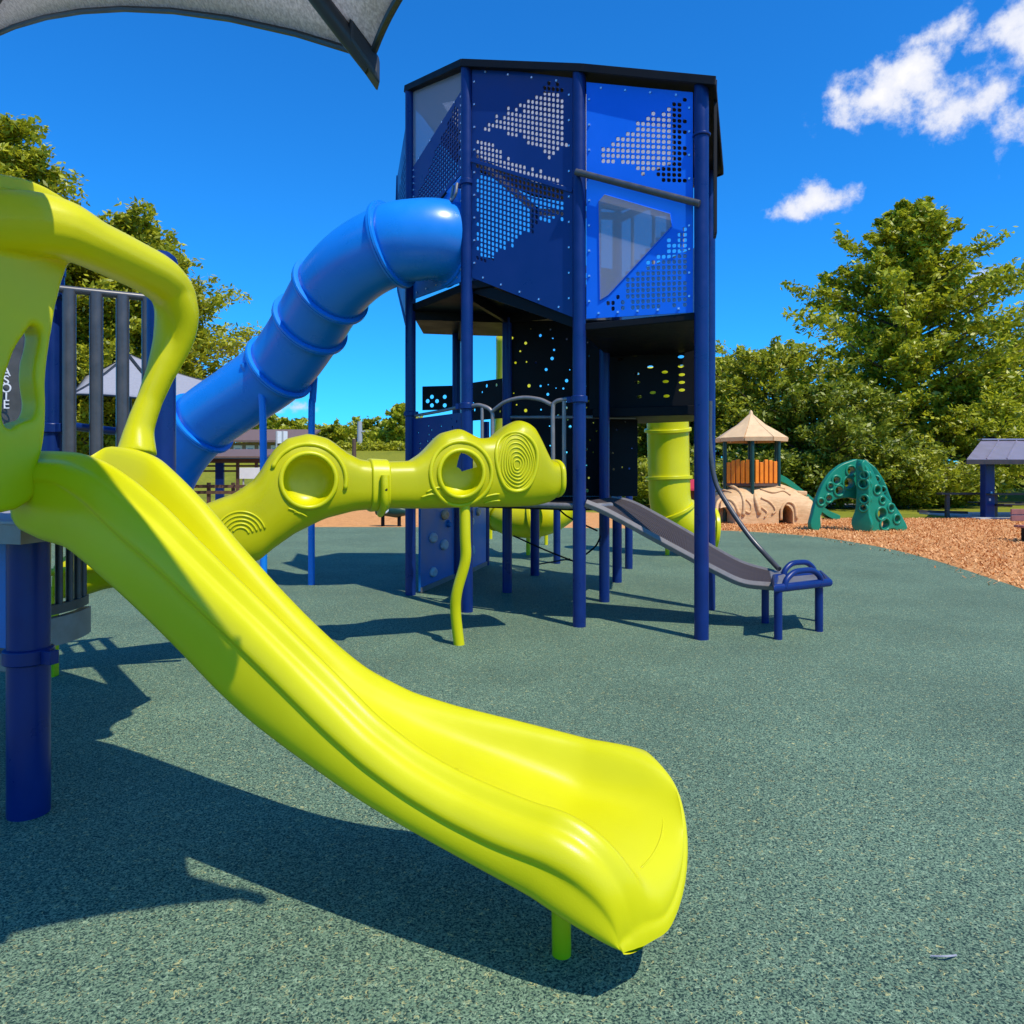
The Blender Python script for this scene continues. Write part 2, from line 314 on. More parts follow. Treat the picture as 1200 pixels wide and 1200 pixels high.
def ground_mat(name, ca, cb, cc, s1, s2, bump, rough=.9):
    m = bpy.data.materials.new(name); m.use_nodes = True; nt = m.node_tree; b = nt.nodes['Principled BSDF']; L = nt.links.new
    t = N(nt, 'ShaderNodeTexCoord'); v = t.outputs['Object']
    a = N(nt, 'ShaderNodeTexNoise', ins={'Scale': s1, 'Detail': 6., 'Roughness': .65}); L(v, a.inputs['Vector'])
    c = N(nt, 'ShaderNodeTexNoise', ins={'Scale': s2, 'Detail': 5., 'Roughness': .6}); L(v, c.inputs['Vector'])
    m1 = N(nt, 'ShaderNodeMix', data_type='RGBA'); m1.inputs[6].default_value = (*ca, 1); m1.inputs[7].default_value = (*cb, 1)
    r1 = N(nt, 'ShaderNodeMapRange', ins={1: .35, 2: .65}); L(a.outputs[0], r1.inputs[0]); L(r1.outputs[0], m1.inputs[0])
    m2 = N(nt, 'ShaderNodeMix', data_type='RGBA'); L(m1.outputs[2], m2.inputs[6]); m2.inputs[7].default_value = (*cc, 1)
    r2 = N(nt, 'ShaderNodeMapRange', ins={1: .5, 2: .72, 3: 0, 4: .8}); L(c.outputs[0], r2.inputs[0]); L(r2.outputs[0], m2.inputs[0])
    L(m2.outputs[2], b.inputs['Base Color']); b.inputs['Roughness'].default_value = rough; b.inputs['Specular IOR Level'].default_value = .15
    bp = N(nt, 'ShaderNodeBump', ins={'Strength': bump, 'Distance': .03}); L(a.outputs[0], bp.inputs['Height']); L(bp.outputs[0], b.inputs['Normal']); return m
M['mulch'] = ground_mat('wood_mulch', (.52, .215, .062), (.78, .40, .15), (.40, .16, .05), 28., 4., .7)
M['mulch_chip'] = leaf_mat('mulch_chip', (.44, .165, .045), (.86, .46, .19), 0.0)
M['lawn'] = ground_mat('lawn_grass', (.15, .17, .012), (.27, .26, .02), (.11, .14, .012), 9., .5, .6)

# ------------------------------------------------------------------ ground
def sheet(name, poly, z, m):
    mb = MB(); mb.add([(p[0], p[1], z) for p in poly], [tuple(range(len(poly)))]); o = mb.build(name, m, None, smooth=0, norm=False)
    o.data.polygons[0].flip() if o.data.polygons[0].normal.z < 0 else None
    return tag(o, kind='structure')
sheet('lawn', [(-600, -60), (600, -60), (600, 900), (-600, 900)], 0.0, M['lawn'])
mulch_poly = [(-30, -12), (24, -12), (27, 8), (27, 23.2), (15, 23.4), (8.5, 23.6), (4, 26), (-3, 31), (-12, 31), (-30, 26)]
sheet('mulch_bed', mulch_poly, 0.004, M['mulch'])
edge = cr_path([(p[0], p[1], 0) for p in [(4.6, -7), (5.6, -2), (5.9, 4), (6.3, 8), (6.65, 9.9), (7.1, 12.1), (7.3, 14.3), (7.0, 16.6), (5.9, 18.1), (4, 18.9), (1, 19.4), (-4, 19.6), (-9, 19.4), (-15, 18), (-18, 12), (-18, 0), (-14, -7)]], 8)
rub = sheet('rubber_surface', [(p.x, p.y) for p in edge], 0.010, M['rubber'])
# concrete lawn path on the right, pads
sheet('path', [(9, 33.2), (60, 31.2), (60, 32.2), (9, 34.3)], 0.005, M['concrete'])

# mulch chips, one mass
def chips(n, region):
    vs = np.zeros((n*4, 3)); P = []
    while len(P) < n:
        x = random.uniform(region[0], region[1]); y = random.uniform(region[2], region[3])
        if in_poly((x, y), rub_poly) and (random.random() > .06 or in_poly((x+.45, y+.4), rub_poly)): continue
        P.append((x, y))
    P = np.array(P); a = RNG.uniform(0, math.pi, n); L_ = RNG.uniform(.014, .042, n); W = RNG.uniform(.005, .012, n); h = RNG.uniform(.008, .03, n); tz = RNG.uniform(-.025, .025, n)
    dx, dy = np.cos(a), np.sin(a)
    for i, (su, sv) in enumerate(((-1, -1), (1, -1), (1, 1), (-1, 1))):
        vs[i::4, 0] = P[:, 0]+su*dx*L_-sv*dy*W; vs[i::4, 1] = P[:, 1]+su*dy*L_+sv*dx*W; vs[i::4, 2] = .01+h+su*tz
    return quads_mesh('mulch_chips', vs)
def quads_mesh(name, vs):
    n = len(vs)//4; me = bpy.data.meshes.new(name); me.vertices.add(n*4); me.vertices.foreach_set('co', vs.astype(np.float32).ravel())
    me.loops.add(n*4); me.loops.foreach_set('vertex_index', np.arange(n*4, dtype=np.int32)); me.polygons.add(n)
    me.polygons.foreach_set('loop_start', np.arange(0, n*4, 4, dtype=np.int32)); me.update(calc_edges=True); return me
def in_poly(p, poly):
    x, y = p; c = False; n = len(poly); j = n-1
    for i in range(n):
        xi, yi = poly[i]; xj, yj = poly[j]
        if (yi > y) != (yj > y) and x < (xj-xi)*(y-yi)/(yj-yi)+xi: c = not c
        j = i
    return c
rub_poly = [(p.x, p.y) for p in edge]
tag(link('mulch_chips', chips(100000, (4.5, 20, 3, 23.2)), M['mulch_chip'], None, 0), kind='stuff')

# a twig and a few stray bits on the rubber
def twig(u, v, ln, label):
    p = gnd(u, v); t = thing('twig', label, 'twig', (p.x, p.y, .012)); mb = MB(); mb.tube(cr_path([p+Vector((-ln/2, .01, .016)), p+Vector((0, -.006, .026)), p+Vector((ln/2, .012, .017))], 4), [.003]*9, 6); mb.build('stem', M['deck'], t, 60)
twig(1108, 1129, .08, 'small pale twig lying on the rubber at the lower right')
# grassy bank behind, left
def bank():
    mb = MB(); X = [-140, -100, -60, -40, -25, -12, -4, 2, 8, 14]; Y = [34, 38, 44, 50, 56, 62, 70, 100, 200]; Z = [-.15, .25, 1.1, 2.1, 3.1, 3.7, 3.9, 3.9, 3.9]
    vs = []; fs = []
    for j, y in enumerate(Y):
        for i, x in enumerate(X):
            k = 1.0 if x < 0 else max(0.0, 1-x/14)
            vs.append((x, y, Z[j]*k-.12*(1-k)))
    for j in range(len(Y)-1):
        for i in range(len(X)-1):
            a = j*len(X)+i; fs.append((a, a+1, a+1+len(X), a+len(X)))
    mb.add(vs, fs); return tag(mb.build('grassy_hill', M['lawn'], None, 180, sub=1), kind='structure')
bank()
def mound():
    mb = MB(); vs = []; fs = []; X = [12, 18, 24, 32, 44, 70]; Y = [36, 40, 46, 54, 70]; Z = [-.15, .5, 1.6, 2.2, 2.2]
    for j, y in enumerate(Y):
        for i, x in enumerate(X): vs.append((x, y, (Z[j] if i > 0 else -.15)))
    for j in range(len(Y)-1):
        for i in range(len(X)-1):
            a = j*len(X)+i; fs.append((a, a+1, a+1+len(X), a+len(X)))
    mb.add(vs, fs); tag(mb.build('grassy_mound', M['lawn'], None, 180, sub=1), kind='structure')
mound()

# ------------------------------------------------------------------ the lime wave slide in front
SC = Vector((.135, 2.25, 0)); SE = Vector((math.cos(math.radians(22)), -math.sin(math.radians(22)), 0)); SN = Vector((-SE.y, SE.x, 0))
S_S = [-2.2, -2.05, -1.9, -1.75, -1.6, -1.45, -1.3, -1.15, -1, -.85, -.7, -.55, -.4, -.25, -.1, .05, .15]
S_CREST = [1.600, 1.598, 1.592, 1.555, 1.48, 1.387, 1.275, 1.167, 1.064, .957, .85, .735, .655, .602, .567, .540, .520]
S_FAR = [1.62, 1.61, 1.575, 1.47, 1.352, 1.213, 1.086, .968, .859, .765, .71, .677, .657, .642, .625, .607, .595]
S_SEAM = [1.468, 1.468, 1.46, 1.390, 1.285, 1.197, 1.10, .999, .90, .798, .694, .601, .53, .476, .437, .415, .408]
S_LOW = [1.275, 1.227, 1.205, 1.124, 1.038, .944, .844, .738, .648, .578, .515, .454, .406, .362, .317, .27, .239]
def sI(tab, s): return float(np.interp(s, S_S, tab))
F_S = [-2.2, -2.05, -1.9, -1.75, -1.6, -1.45, -1.245, -1.102, -.968, -.835, -.652, -.479, -.259, -.041, .119]
F_Z = [1.62, 1.61, 1.575, 1.47, 1.352, 1.213, 1.042, .931, .837, .755, .681, .639, .597, .557, .53]
F_O = [.25, .25, .25, .25, .25, .25, .25, .25, .251, .256, .278, .313, .364, .406, .42]
def slide_station(s, w=.252):
    low = sI(S_LOW, s); fl = low+.115; cn = sI(S_CREST, s)-.012; sm = sI(S_SEAM, s); cf = float(np.interp(s, F_S, F_Z)); wf = float(np.interp(s, F_S, F_O)); fs = cf-(cn-sm)*.8
    L_ = lambda f: lerp(sm, cn, f)
    prof = [(-w+.07, low), (-w+.03, low+.012), (-w+.010, lerp(low, sm, .25)), (-w+.004, lerp(low, sm, .55)), (-w+.008, lerp(low, sm, .85)), (-w+.012, sm-.008), (-w+.005, sm-.001), (-w, sm+.010), (-w+.005, L_(.30)), (-w+.022, L_(.56)), (-w+.042, L_(.655)), (-w+.056, L_(.675)),
            (-w+.067, L_(.78)), (-w+.082, L_(.94)), (-w+.100, cn), (-w+.117, cn-.012), (-w+.129, lerp(cn, fl, .3)), (-w+.142, lerp(cn, fl, .7)), (-w+.160, lerp(cn, fl, .93)), (-w+.20, fl), (lerp(-w+.2, wf-.2, .33), fl-.003), (lerp(-w+.2, wf-.2, .67), fl-.003), (wf-.20, fl),
            (wf-.158, lerp(cf, fl, .93)), (wf-.128, lerp(cf, fl, .68)), (wf-.104, lerp(cf, fl, .28)), (wf-.085, cf-.012), (wf-.060, cf), (wf-.025, cf-.006), (wf-.005, cf-.03), (wf, fs), (wf-.006, lerp(low, fs, .6)), (wf-.02, lerp(low, fs, .25)), (wf-.05, low+.012), (wf-.09, low), (lerp(-w, wf, .62), low), (lerp(-w, wf, .38), low)]
    return prof
E_T = [0, .06, .14, .25, .36, .48, .62, .78, 1.0]                       # the run-out edge from the near tip round to the far rim
E_SOZ = [(.248, -.200, .188), (.294, -.150, .176), (.346, -.072, .186), (.368, .000, .215), (.377, .085, .270), (.370, .165, .335), (.340, .252, .418), (.290, .325, .468), (.200, .408, .498)]
E_MAP = [.09, .05, .02, .0, .0, .0, .0, .005, .01, .02, .03, .035, .04, .05, .06, .075, .09, .11, .14, .20, .29, .39, .50, .58, .66, .74, .84, .93, 1, 1, 1, .97, .88, .72, .54, .36, .20]
def s3(s, o, z): p = SC+SE*s+SN*o; return Vector((p.x, p.y, z))
S0 = .0
def slide_ring(s): return [s3(s, o, z) for o, z in slide_station(s)]
E_DZ = [0, 0, .004, .010, .016, .02, .024, .03, .036, .042, .046, .05, .056, .062, .066, .066, .062, .056, .05, .044, .036, .032, .028, .026, .024, .022, .02, .02, .018, .016, .012, .008, .004, 0, 0, 0, 0]
def slide_end(tau, kz=1.0, push=0.0):
    a = tau*math.pi/2; sn, cs = math.sin(a), math.cos(a); ring = []
    for j_, ((o, z), t, dz) in enumerate(zip(slide_station(S0), E_MAP, E_DZ)):
        es, eo, ez = (float(np.interp(t, E_T, [q[k] for q in E_SOZ])) for k in range(3))
        lin = {0: .9, 1: 1.0, 2: .9, 3: .7, 4: .45, 5: .25, 6: .15, 7: .1, 36: .8, 35: .3}.get(j_, 0.0); fall = cs**(.32 if 30 <= j_ <= 35 else .9); fall = lerp(fall, 1-sn, lin)
        ring.append(s3(lerp(S0, es-(.030 if 31 <= j_ <= 36 else (.014 if j_ < 2 else 0)), sn)+push*(.3 if 31 <= j_ <= 36 else 1), lerp(o, eo, 1-cs), ez+dz*kz+(z-ez-dz*kz)*fall))
    return ring
slide = thing('wave_slide', 'big lime yellow wave slide in front with a moulded entry hood at its top', 'slide', (.135, 2.25, 0))
rg_ = [slide_ring(s) for s in np.linspace(-2.2, S0, 42)]+[slide_end(t) for t in list(np.linspace(.07, .93, 13))+[.97, .995]]+[slide_end(.9985, .80, .007), slide_end(.9999, .55, .011), slide_end(1.0, .28, .0125)]
mb = MB(); mb.rings(rg_, caps=False); mb.f.append(tuple(range(len(rg_[0])))[::-1]); ch = mb.build('chute', M['lime'], slide, 60, sub=1)
mb = MB(); q = SC+SE*0.02; mb.bar((q.x, q.y, 0), (q.x-.004, q.y, .33), .03, 16); mb.build('support_leg', M['lime'], slide, 40, bevel=.004)
# fine moulded line across the run-out
a_, b_ = slide_end(.56), slide_end(.60)
mb = MB(); mb.tube(cr_path([a_[19], (a_[20]+b_[20])/2, b_[21], b_[22], a_[23]], 4), .0028, 6); mb.build('mould_line', M['lime'], slide, 180)

# moulded hood: wing panel on the near side, beam and far leg, blended into one shell
def onplane(u, v, p0, n):
    d = Vector(((u-600)/FPX, 1, -(v-HOR)/FPX)); n = Vector(n); o = Vector((0, 0, CAM_H)); t = n.dot(Vector(p0)-o)/n.dot(d); return o+d*t
H0 = Vector((-1.84, 2.76, 0)); HD = Vector((-.375, -.927, 0)).normalized(); HN = Vector((HD.y, -HD.x, 0))   # facade across the mouth, running on towards the camera side
def hk(u, v):
    p = onplane(u, v, H0, HN); return ((p-H0).dot(HD), p.z)
def curve_plate(name, loops, depth, bevel, d, nrm_, origin, res=6):
    cu = bpy.data.curves.new(name, 'CURVE'); cu.dimensions = '2D'; cu.fill_mode = 'BOTH'; cu.extrude = depth; cu.bevel_depth = bevel; cu.bevel_resolution = 3
    for lp in loops:
        sp = cu.splines.new('BEZIER'); sp.bezier_points.add(len(lp)-1); sp.use_cyclic_u = True; sp.resolution_u = res
        for bp, (x, y) in zip(sp.bezier_points, lp): bp.co = (x, y, 0); bp.handle_left_type = bp.handle_right_type = 'AUTO'
    o = bpy.data.objects.new(name, cu); COL.objects.link(o); bpy.context.view_layer.update(); me = evaluated(o); scrap(o)
    d = Vector(d); n3 = Vector(nrm_); mt = Matrix(((d.x, 0, n3.x, origin[0]), (d.y, 0, n3.y, origin[1]), (0, 1, 0, origin[2]), (0, 0, 0, 1)))
    me.transform(mt); return me
outer = [hk(u, v) for u, v in ((34, 584), (41, 548), (49, 516), (51, 480), (51, 440), (57, 395), (66, 345), (78, 308), (93, 280), (98, 262), (90, 246), (74, 234), (42, 217), (0, 207))]
k9, z9 = outer[-1]
outer += [(k9+.15, z9-.01), (k9+.32, z9-.10), (k9+.46, z9-.36), (k9+.48, 1.9), (k9+.44, 1.42), (k9+.2, 1.40)]
hole = [hk(u, v) for u, v in ((44, 376), (25, 391), (9, 422), (1, 460), (11, 508), (28, 500), (46, 492), (47, 440))]
def hood():
    parts = [curve_plate('hood_plate', [outer, hole[::-1]], .042, .016, HD, HN, H0+Vector((-.927, .375, 0))*.058)]
    def tb(pts, rs, ry):
        mb = MB(); P = cr_path(pts, 5); m = len(P); R = [float(np.interp(i/(m-1), np.linspace(0, 1, len(rs)), rs)) for i in range(m)]; RY = [float(np.interp(i/(m-1), np.linspace(0, 1, len(ry)), ry)) for i in range(m)]
        mb.tube(P, R, 16, ry=RY); return mb
    # beam from the wing across the mouth to the far corner, then down the far leg
    path = [at(-90, 262, 2.45), at(-20, 258, 2.62), at(40, 262, 2.75), at(76, 270, 2.83), at(108, 286, 2.92), at(150, 306, 3.08), at(186, 326, 3.25), at(205, 352, 3.36), at(203, 392, 3.40), at(190, 432, 3.38), at(176, 468, 3.36), at(164, 502, 3.33), at(160, 533, 3.30)]
    rs = [.10, .11, .12, .115, .10, .098, .098, .088, .078, .064, .057, .064, .08]
    mb = tb(path, rs, [.06, .08, .11, .12, .12, .12, .12, .105, .09, .066, .055, .06, .09])
    mb3 = tb([at(186, 322, 3.25), at(212, 358, 3.34), at(214, 395, 3.38), at(198, 440, 3.38)], [.075, .075, .055, .03], [.10, .075, .055, .03])
    me = parts[0]; bm = bmesh.new(); bm.from_mesh(me)
    for x in (mb, mb3):
        vs = [bm.verts.new(v) for v in x.v]
        for f in x.f: bm.faces.new([vs[i] for i in f])
    bmesh.ops.recalc_face_normals(bm, faces=bm.faces)
    me2 = bpy.data.meshes.new('hood'); bm.to_mesh(me2); bm.free()
    o = bpy.data.objects.new('hood_work', me2); COL.objects.link(o)
    rm = o.modifiers.new('r', 'REMESH'); rm.mode = 'VOXEL'; rm.voxel_size = .009; rm.use_smooth_shade = True
    sm = o.modifiers.new('s', 'SMOOTH'); sm.factor = .5; sm.iterations = 10
    bpy.context.view_layer.update(); me = evaluated(o); scrap(o)
    me.transform(Matrix.Translation(-root_loc(slide))); me.materials.clear(); return link('hood', me, M['lime'], slide, 180)
hood()

# ------------------------------------------------------------------ platform at the left edge carrying the slide
P1 = Vector((-2.112, 3.17, 0)); P2 = Vector((-2.03, 4.2, 0)); P3 = Vector((-3.17, 5.0, 0)); P4 = Vector((-3.32, 3.55, 0))
plat = thing('play_platform', 'navy post platform at the left edge with grey vinyl deck and bar railings', 'play platform', (-2.6, 3.8, 0))
def post(name, parent, p, ztop, r, m=None, cap=True, z0=0.0):
    mb = MB(); mb.bar((p.x, p.y, z0), (p.x, p.y, ztop), r, 20); o = mb.build(name, m or M['navy'], parent, 40)
    if cap:
        mb = MB(); mb.rings([[Vector((p.x+rr*math.cos(k*math.pi/8), p.y+rr*math.sin(k*math.pi/8), ztop+dz)) for k in range(16)] for rr, dz in ((r*1.1, -.05), (r*1.12, .01), (r*1.0, .035), (r*.6, .06), (r*.15, .068))]); mb.build('cap', m or M['navy'], o, 60)
    return o
po = {}
for i, (p, zt, r) in enumerate(((P1, 1.22, .083), (P2, at(200, 308, 4.2).z, .078), (P3, 2.9, .075), (P4, 2.9, .078))): po[i] = post('post', plat, p, zt, r, cap=(i > 0), z0=(0.0 if i in (0, 3) else 1.19))
def collar(parent, p, z, r, h=.05, ear=None, m=None):
    mb = MB(); mb.rings([[Vector((p.x+rr*math.cos(k*math.pi/10), p.y+rr*math.sin(k*math.pi/10), z+dz)) for k in range(20)] for rr, dz in ((r+.002, -h/2), (r+.016, -h/2+.006), (r+.016, h/2-.006), (r+.002, h/2))])
    if ear:
        e = Vector(ear); c = Vector((p.x, p.y, z))+e.normalized()*(r+.035); s = Vector((-e.y, e.x, 0)).normalized(); mb.obox(c, e.normalized()*.03, s*.022, (0, 0, h*.42))
    return mb.build('collar', m or M['navy'], parent, 40, bevel=.003)
collar(po[0], P1, .70, .083, .07, (.8, -.25, 0)); collar(po[2], P3, 2.72, .075, .07, (.8, -.5, 0)); collar(po[2], P3, 1.80, .075, .07, (.8, -.5, 0))
mb = MB(); dk = [(-1.985, 2.93), (-1.87, 4.15), (-3.1, 4.95), (-3.5, 3.9), (-3.45, 3.35)]; mb.prism(dk, 1.285, 1.30); mb.build('deck_top', M['deck'], plat, 0, bevel=.004)
mb = MB(); mb.prism([(p[0]-(p[0]+2.6)*.012, p[1]-(p[1]-3.8)*.012) for p in dk], 1.205, 1.284); mb.build('deck_frame', M['steel'], plat, 0)
# bar barrier between the two back posts
def barrier(parent, a, b, z0, z1, n, r, m, rail_m, rr=.025):
    dv = b-a; mb = MB(); mb.bar(a+Vector((0, 0, z1)), b+Vector((0, 0, z1)), rr, 12); mb.build('top_rail', rail_m, parent, 40)
    mb = MB(); mb.bar(a+Vector((0, 0, z0)), b+Vector((0, 0, z0)), rr, 12); mb.build('bottom_rail', rail_m, parent, 40)
    me = None
    for i in range(n):
        p = a+dv*((i+.5)/n)
        if me is None:
            mb = MB(); mb.bar((0, 0, z0), (0, 0, z1), r, 12); o = mb.build('bar', m, None, 40); me = o.data; o.parent = parent
        else:
            o = bpy.data.objects.new('bar', me); COL.objects.link(o); o.parent = parent
        o.location = p-root_loc(parent)
ba = Vector((-3.06, 4.86, 0)); bb = Vector((-2.50, 5.16, 0))
barrier(plat, ba, bb, 1.40, 2.73, 4, .042, M['bar'], M['bar'], .026)
mb = MB(); mb.bar(at(62, 497, 5.0), at(150, 507, 5.6), .03, 12); mb.build('side_rail', M['navy'], plat, 40)
# solid grey side panel seen through the hood opening, with white vertical lettering
pa = at(-40, 500, 4.3); pb = at(27, 500, 4.45)
mb = MB(); mb.slab([Vector((pa.x, pa.y, 1.35)), Vector((pb.x, pb.y, 1.35)), Vector((pb.x, pb.y, 2.6)), Vector((pa.x, pa.y, 2.6))], (.01, .03, 0)); sp_ = mb.build('sign_panel', M['bar'], plat, 0)
def text_mesh(body, size, origin, xdir, ydir, depth=.002):
    cu = bpy.data.curves.new('t', 'FONT'); cu.body = body; cu.size = size; cu.extrude = depth; cu.align_x = 'CENTER'; cu.align_y = 'CENTER'
    o = bpy.data.objects.new('t', cu); COL.objects.link(o); bpy.context.view_layer.update(); me = evaluated(o); scrap(o)
    x = Vector(xdir).normalized(); y = Vector(ydir).normalized(); z = x.cross(y)
    me.transform(Matrix(((x.x, y.x, z.x, origin[0]), (x.y, y.y, z.y, origin[1]), (x.z, y.z, z.z, origin[2]), (0, 0, 0, 1)))); return me
for i, chx in enumerate('7ASO1E'):
    c = at(9.0, 427+i*9.5, 4.33); me = text_mesh(chx, .075, c+Vector((0, -.012, 0)), (1, .13, 0), (0, 0, 1)); me.transform(Matrix.Translation(-root_loc(plat))); link('letter', me, M['white'], sp_, 0)
# curved bar enclosure below the deck, behind the near post
def lower_barrel():
    c = Vector((-2.89, 3.9, 0)); R = .52; A0, A1 = math.radians(-75), math.radians(20)
    def arc(z0, z1, r0, r1, n=16):
        mb = MB(); rg = []
        for i in range(n+1):
            a = lerp(A0, A1, i/n); d = Vector((math.cos(a), math.sin(a), 0)); rg.append([c+d*r0+Vector((0, 0, z0)), c+d*r1+Vector((0, 0, z0)), c+d*r1+Vector((0, 0, z1)), c+d*r0+Vector((0, 0, z1))])
        return mb.rings(rg)
    arc(.76, .81, R-.02, R+.02).build('curved_rail', M['bar'], plat, 40); arc(.60, .745, R-.015, R+.03).build('curved_base', M['steel'], plat, 40)
    me = None
    for i in range(11):
        a = lerp(A0, A1, (i+.5)/11); p = c+Vector((math.cos(a), math.sin(a), 0))*R
        if me is None:
            mb = MB(); mb.bar((0, 0, .80), (0, 0, 1.2), .019, 10); o = mb.build('bar', M['bar'], None, 40); me = o.data; o.parent = plat
        else: o = bpy.data.objects.new('bar', me); COL.objects.link(o); o.parent = plat
        o.location = p-root_loc(plat)
lower_barrel()
# teal panel and bracket rail under the deck, left of the near post
a = Vector((-2.22, 3.2, 0)); b = Vector((-3.25, 3.5, 0))
mb = MB(); mb.slab([a+Vector((0, 0, .72)), b+Vector((0, 0, .72)), b+Vector((0, 0, 1.2)), a+Vector((0, 0, 1.2))], (.01, .03, 0)); mb.build('lower_panel', M['teal_panel'], plat, 0)
mb = MB(); mb.slab([a+Vector((.0, -.02, .62)), b+Vector((0, -.02, .62)), b+Vector((0, -.02, .70)), a+Vector((0, -.02, .70))], (.01, .05, 0)); mb.build('panel_rail', M['steel'], plat, 0, bevel=.006)

# ------------------------------------------------------------------ lime crawl tunnel behind the slide
TD = Vector((.943, .333, 0)); TN = Vector((-.333, .943, 0)); T0 = Vector((-.45, 6.31, 0))
T_TOP = [[-3.03, .864], [-2.864, .952], [-2.583, 1.038], [-2.291, 1.154], [-1.958, 1.287], [-1.834, 1.332], [-1.676, 1.453], [-1.56, 1.657], [-1.45, 1.767], [-1.271, 1.812], [-1.116, 1.772], [-.979, 1.662], [-.875, 1.606], [-.734, 1.586], [-.445, 1.594], [-.335, 1.668], [-.185, 1.831], [-.018, 1.878], [.066, 1.835], [.16, 1.792], [.278, 1.801], [.397, 1.902], [.526, 1.965], [.64, 1.925], [.72, 1.78], [.78, 1.63], [.84, 1.60], [.89, 1.585]]
T_BOT = [[-3.03, .583], [-2.864, .593], [-2.708, .641], [-2.409, .664], [-1.989, .70], [-1.644, .808], [-1.547, .89], [-1.384, 1.005], [-1.15, 1.12], [-.909, 1.18], [-.662, 1.195], [-.298, 1.186], [.16, 1.193], [.477, 1.188], [.681, 1.197], [.80, 1.225], [.86, 1.27], [.89, 1.31]]
TT, TB = np.array(T_TOP), np.array(T_BOT)
def t_ends(s): return float(np.interp(s, TT[:, 0], TT[:, 1])), float(np.interp(s, TB[:, 0], TB[:, 1]))
def t_depth(s): return .24
def t_ring(s, n=40, pw=3.1):
    zt, zb = t_ends(s); c = (zt+zb)/2; h = (zt-zb)/2; D = t_depth(s); ring = []
    for k in range(n):
        a = 2*math.pi*k/n; ca, sa = math.cos(a), math.sin(a)
        x = D*math.copysign(abs(ca)**(2/pw), ca); z = h*math.copysign(abs(sa)**(2/pw), sa)
        p = T0+TD*s+TN*x; ring.append(Vector((p.x, p.y, c+z)))
    return ring
def t_front(s, z, off=0.0, pw=3.1):
    zt, zb = t_ends(s); c = (zt+zb)/2; h = (zt-zb)/2; q = min(.999, abs((z-c)/h)); x = -t_depth(s)*(1-q**pw)**(1/pw)-off
    p = T0+TD*s+TN*x; return Vector((p.x, p.y, z))
def t_sz(u, v):
    p = onplane(u, v, T0-TN*.24, TN); return (p-T0).dot(TD), p.z
def bool_cut(o, cut):
    md = o.modifiers.new('b', 'BOOLEAN'); md.operation = 'DIFFERENCE'; md.object = cut; md.solver = 'EXACT'
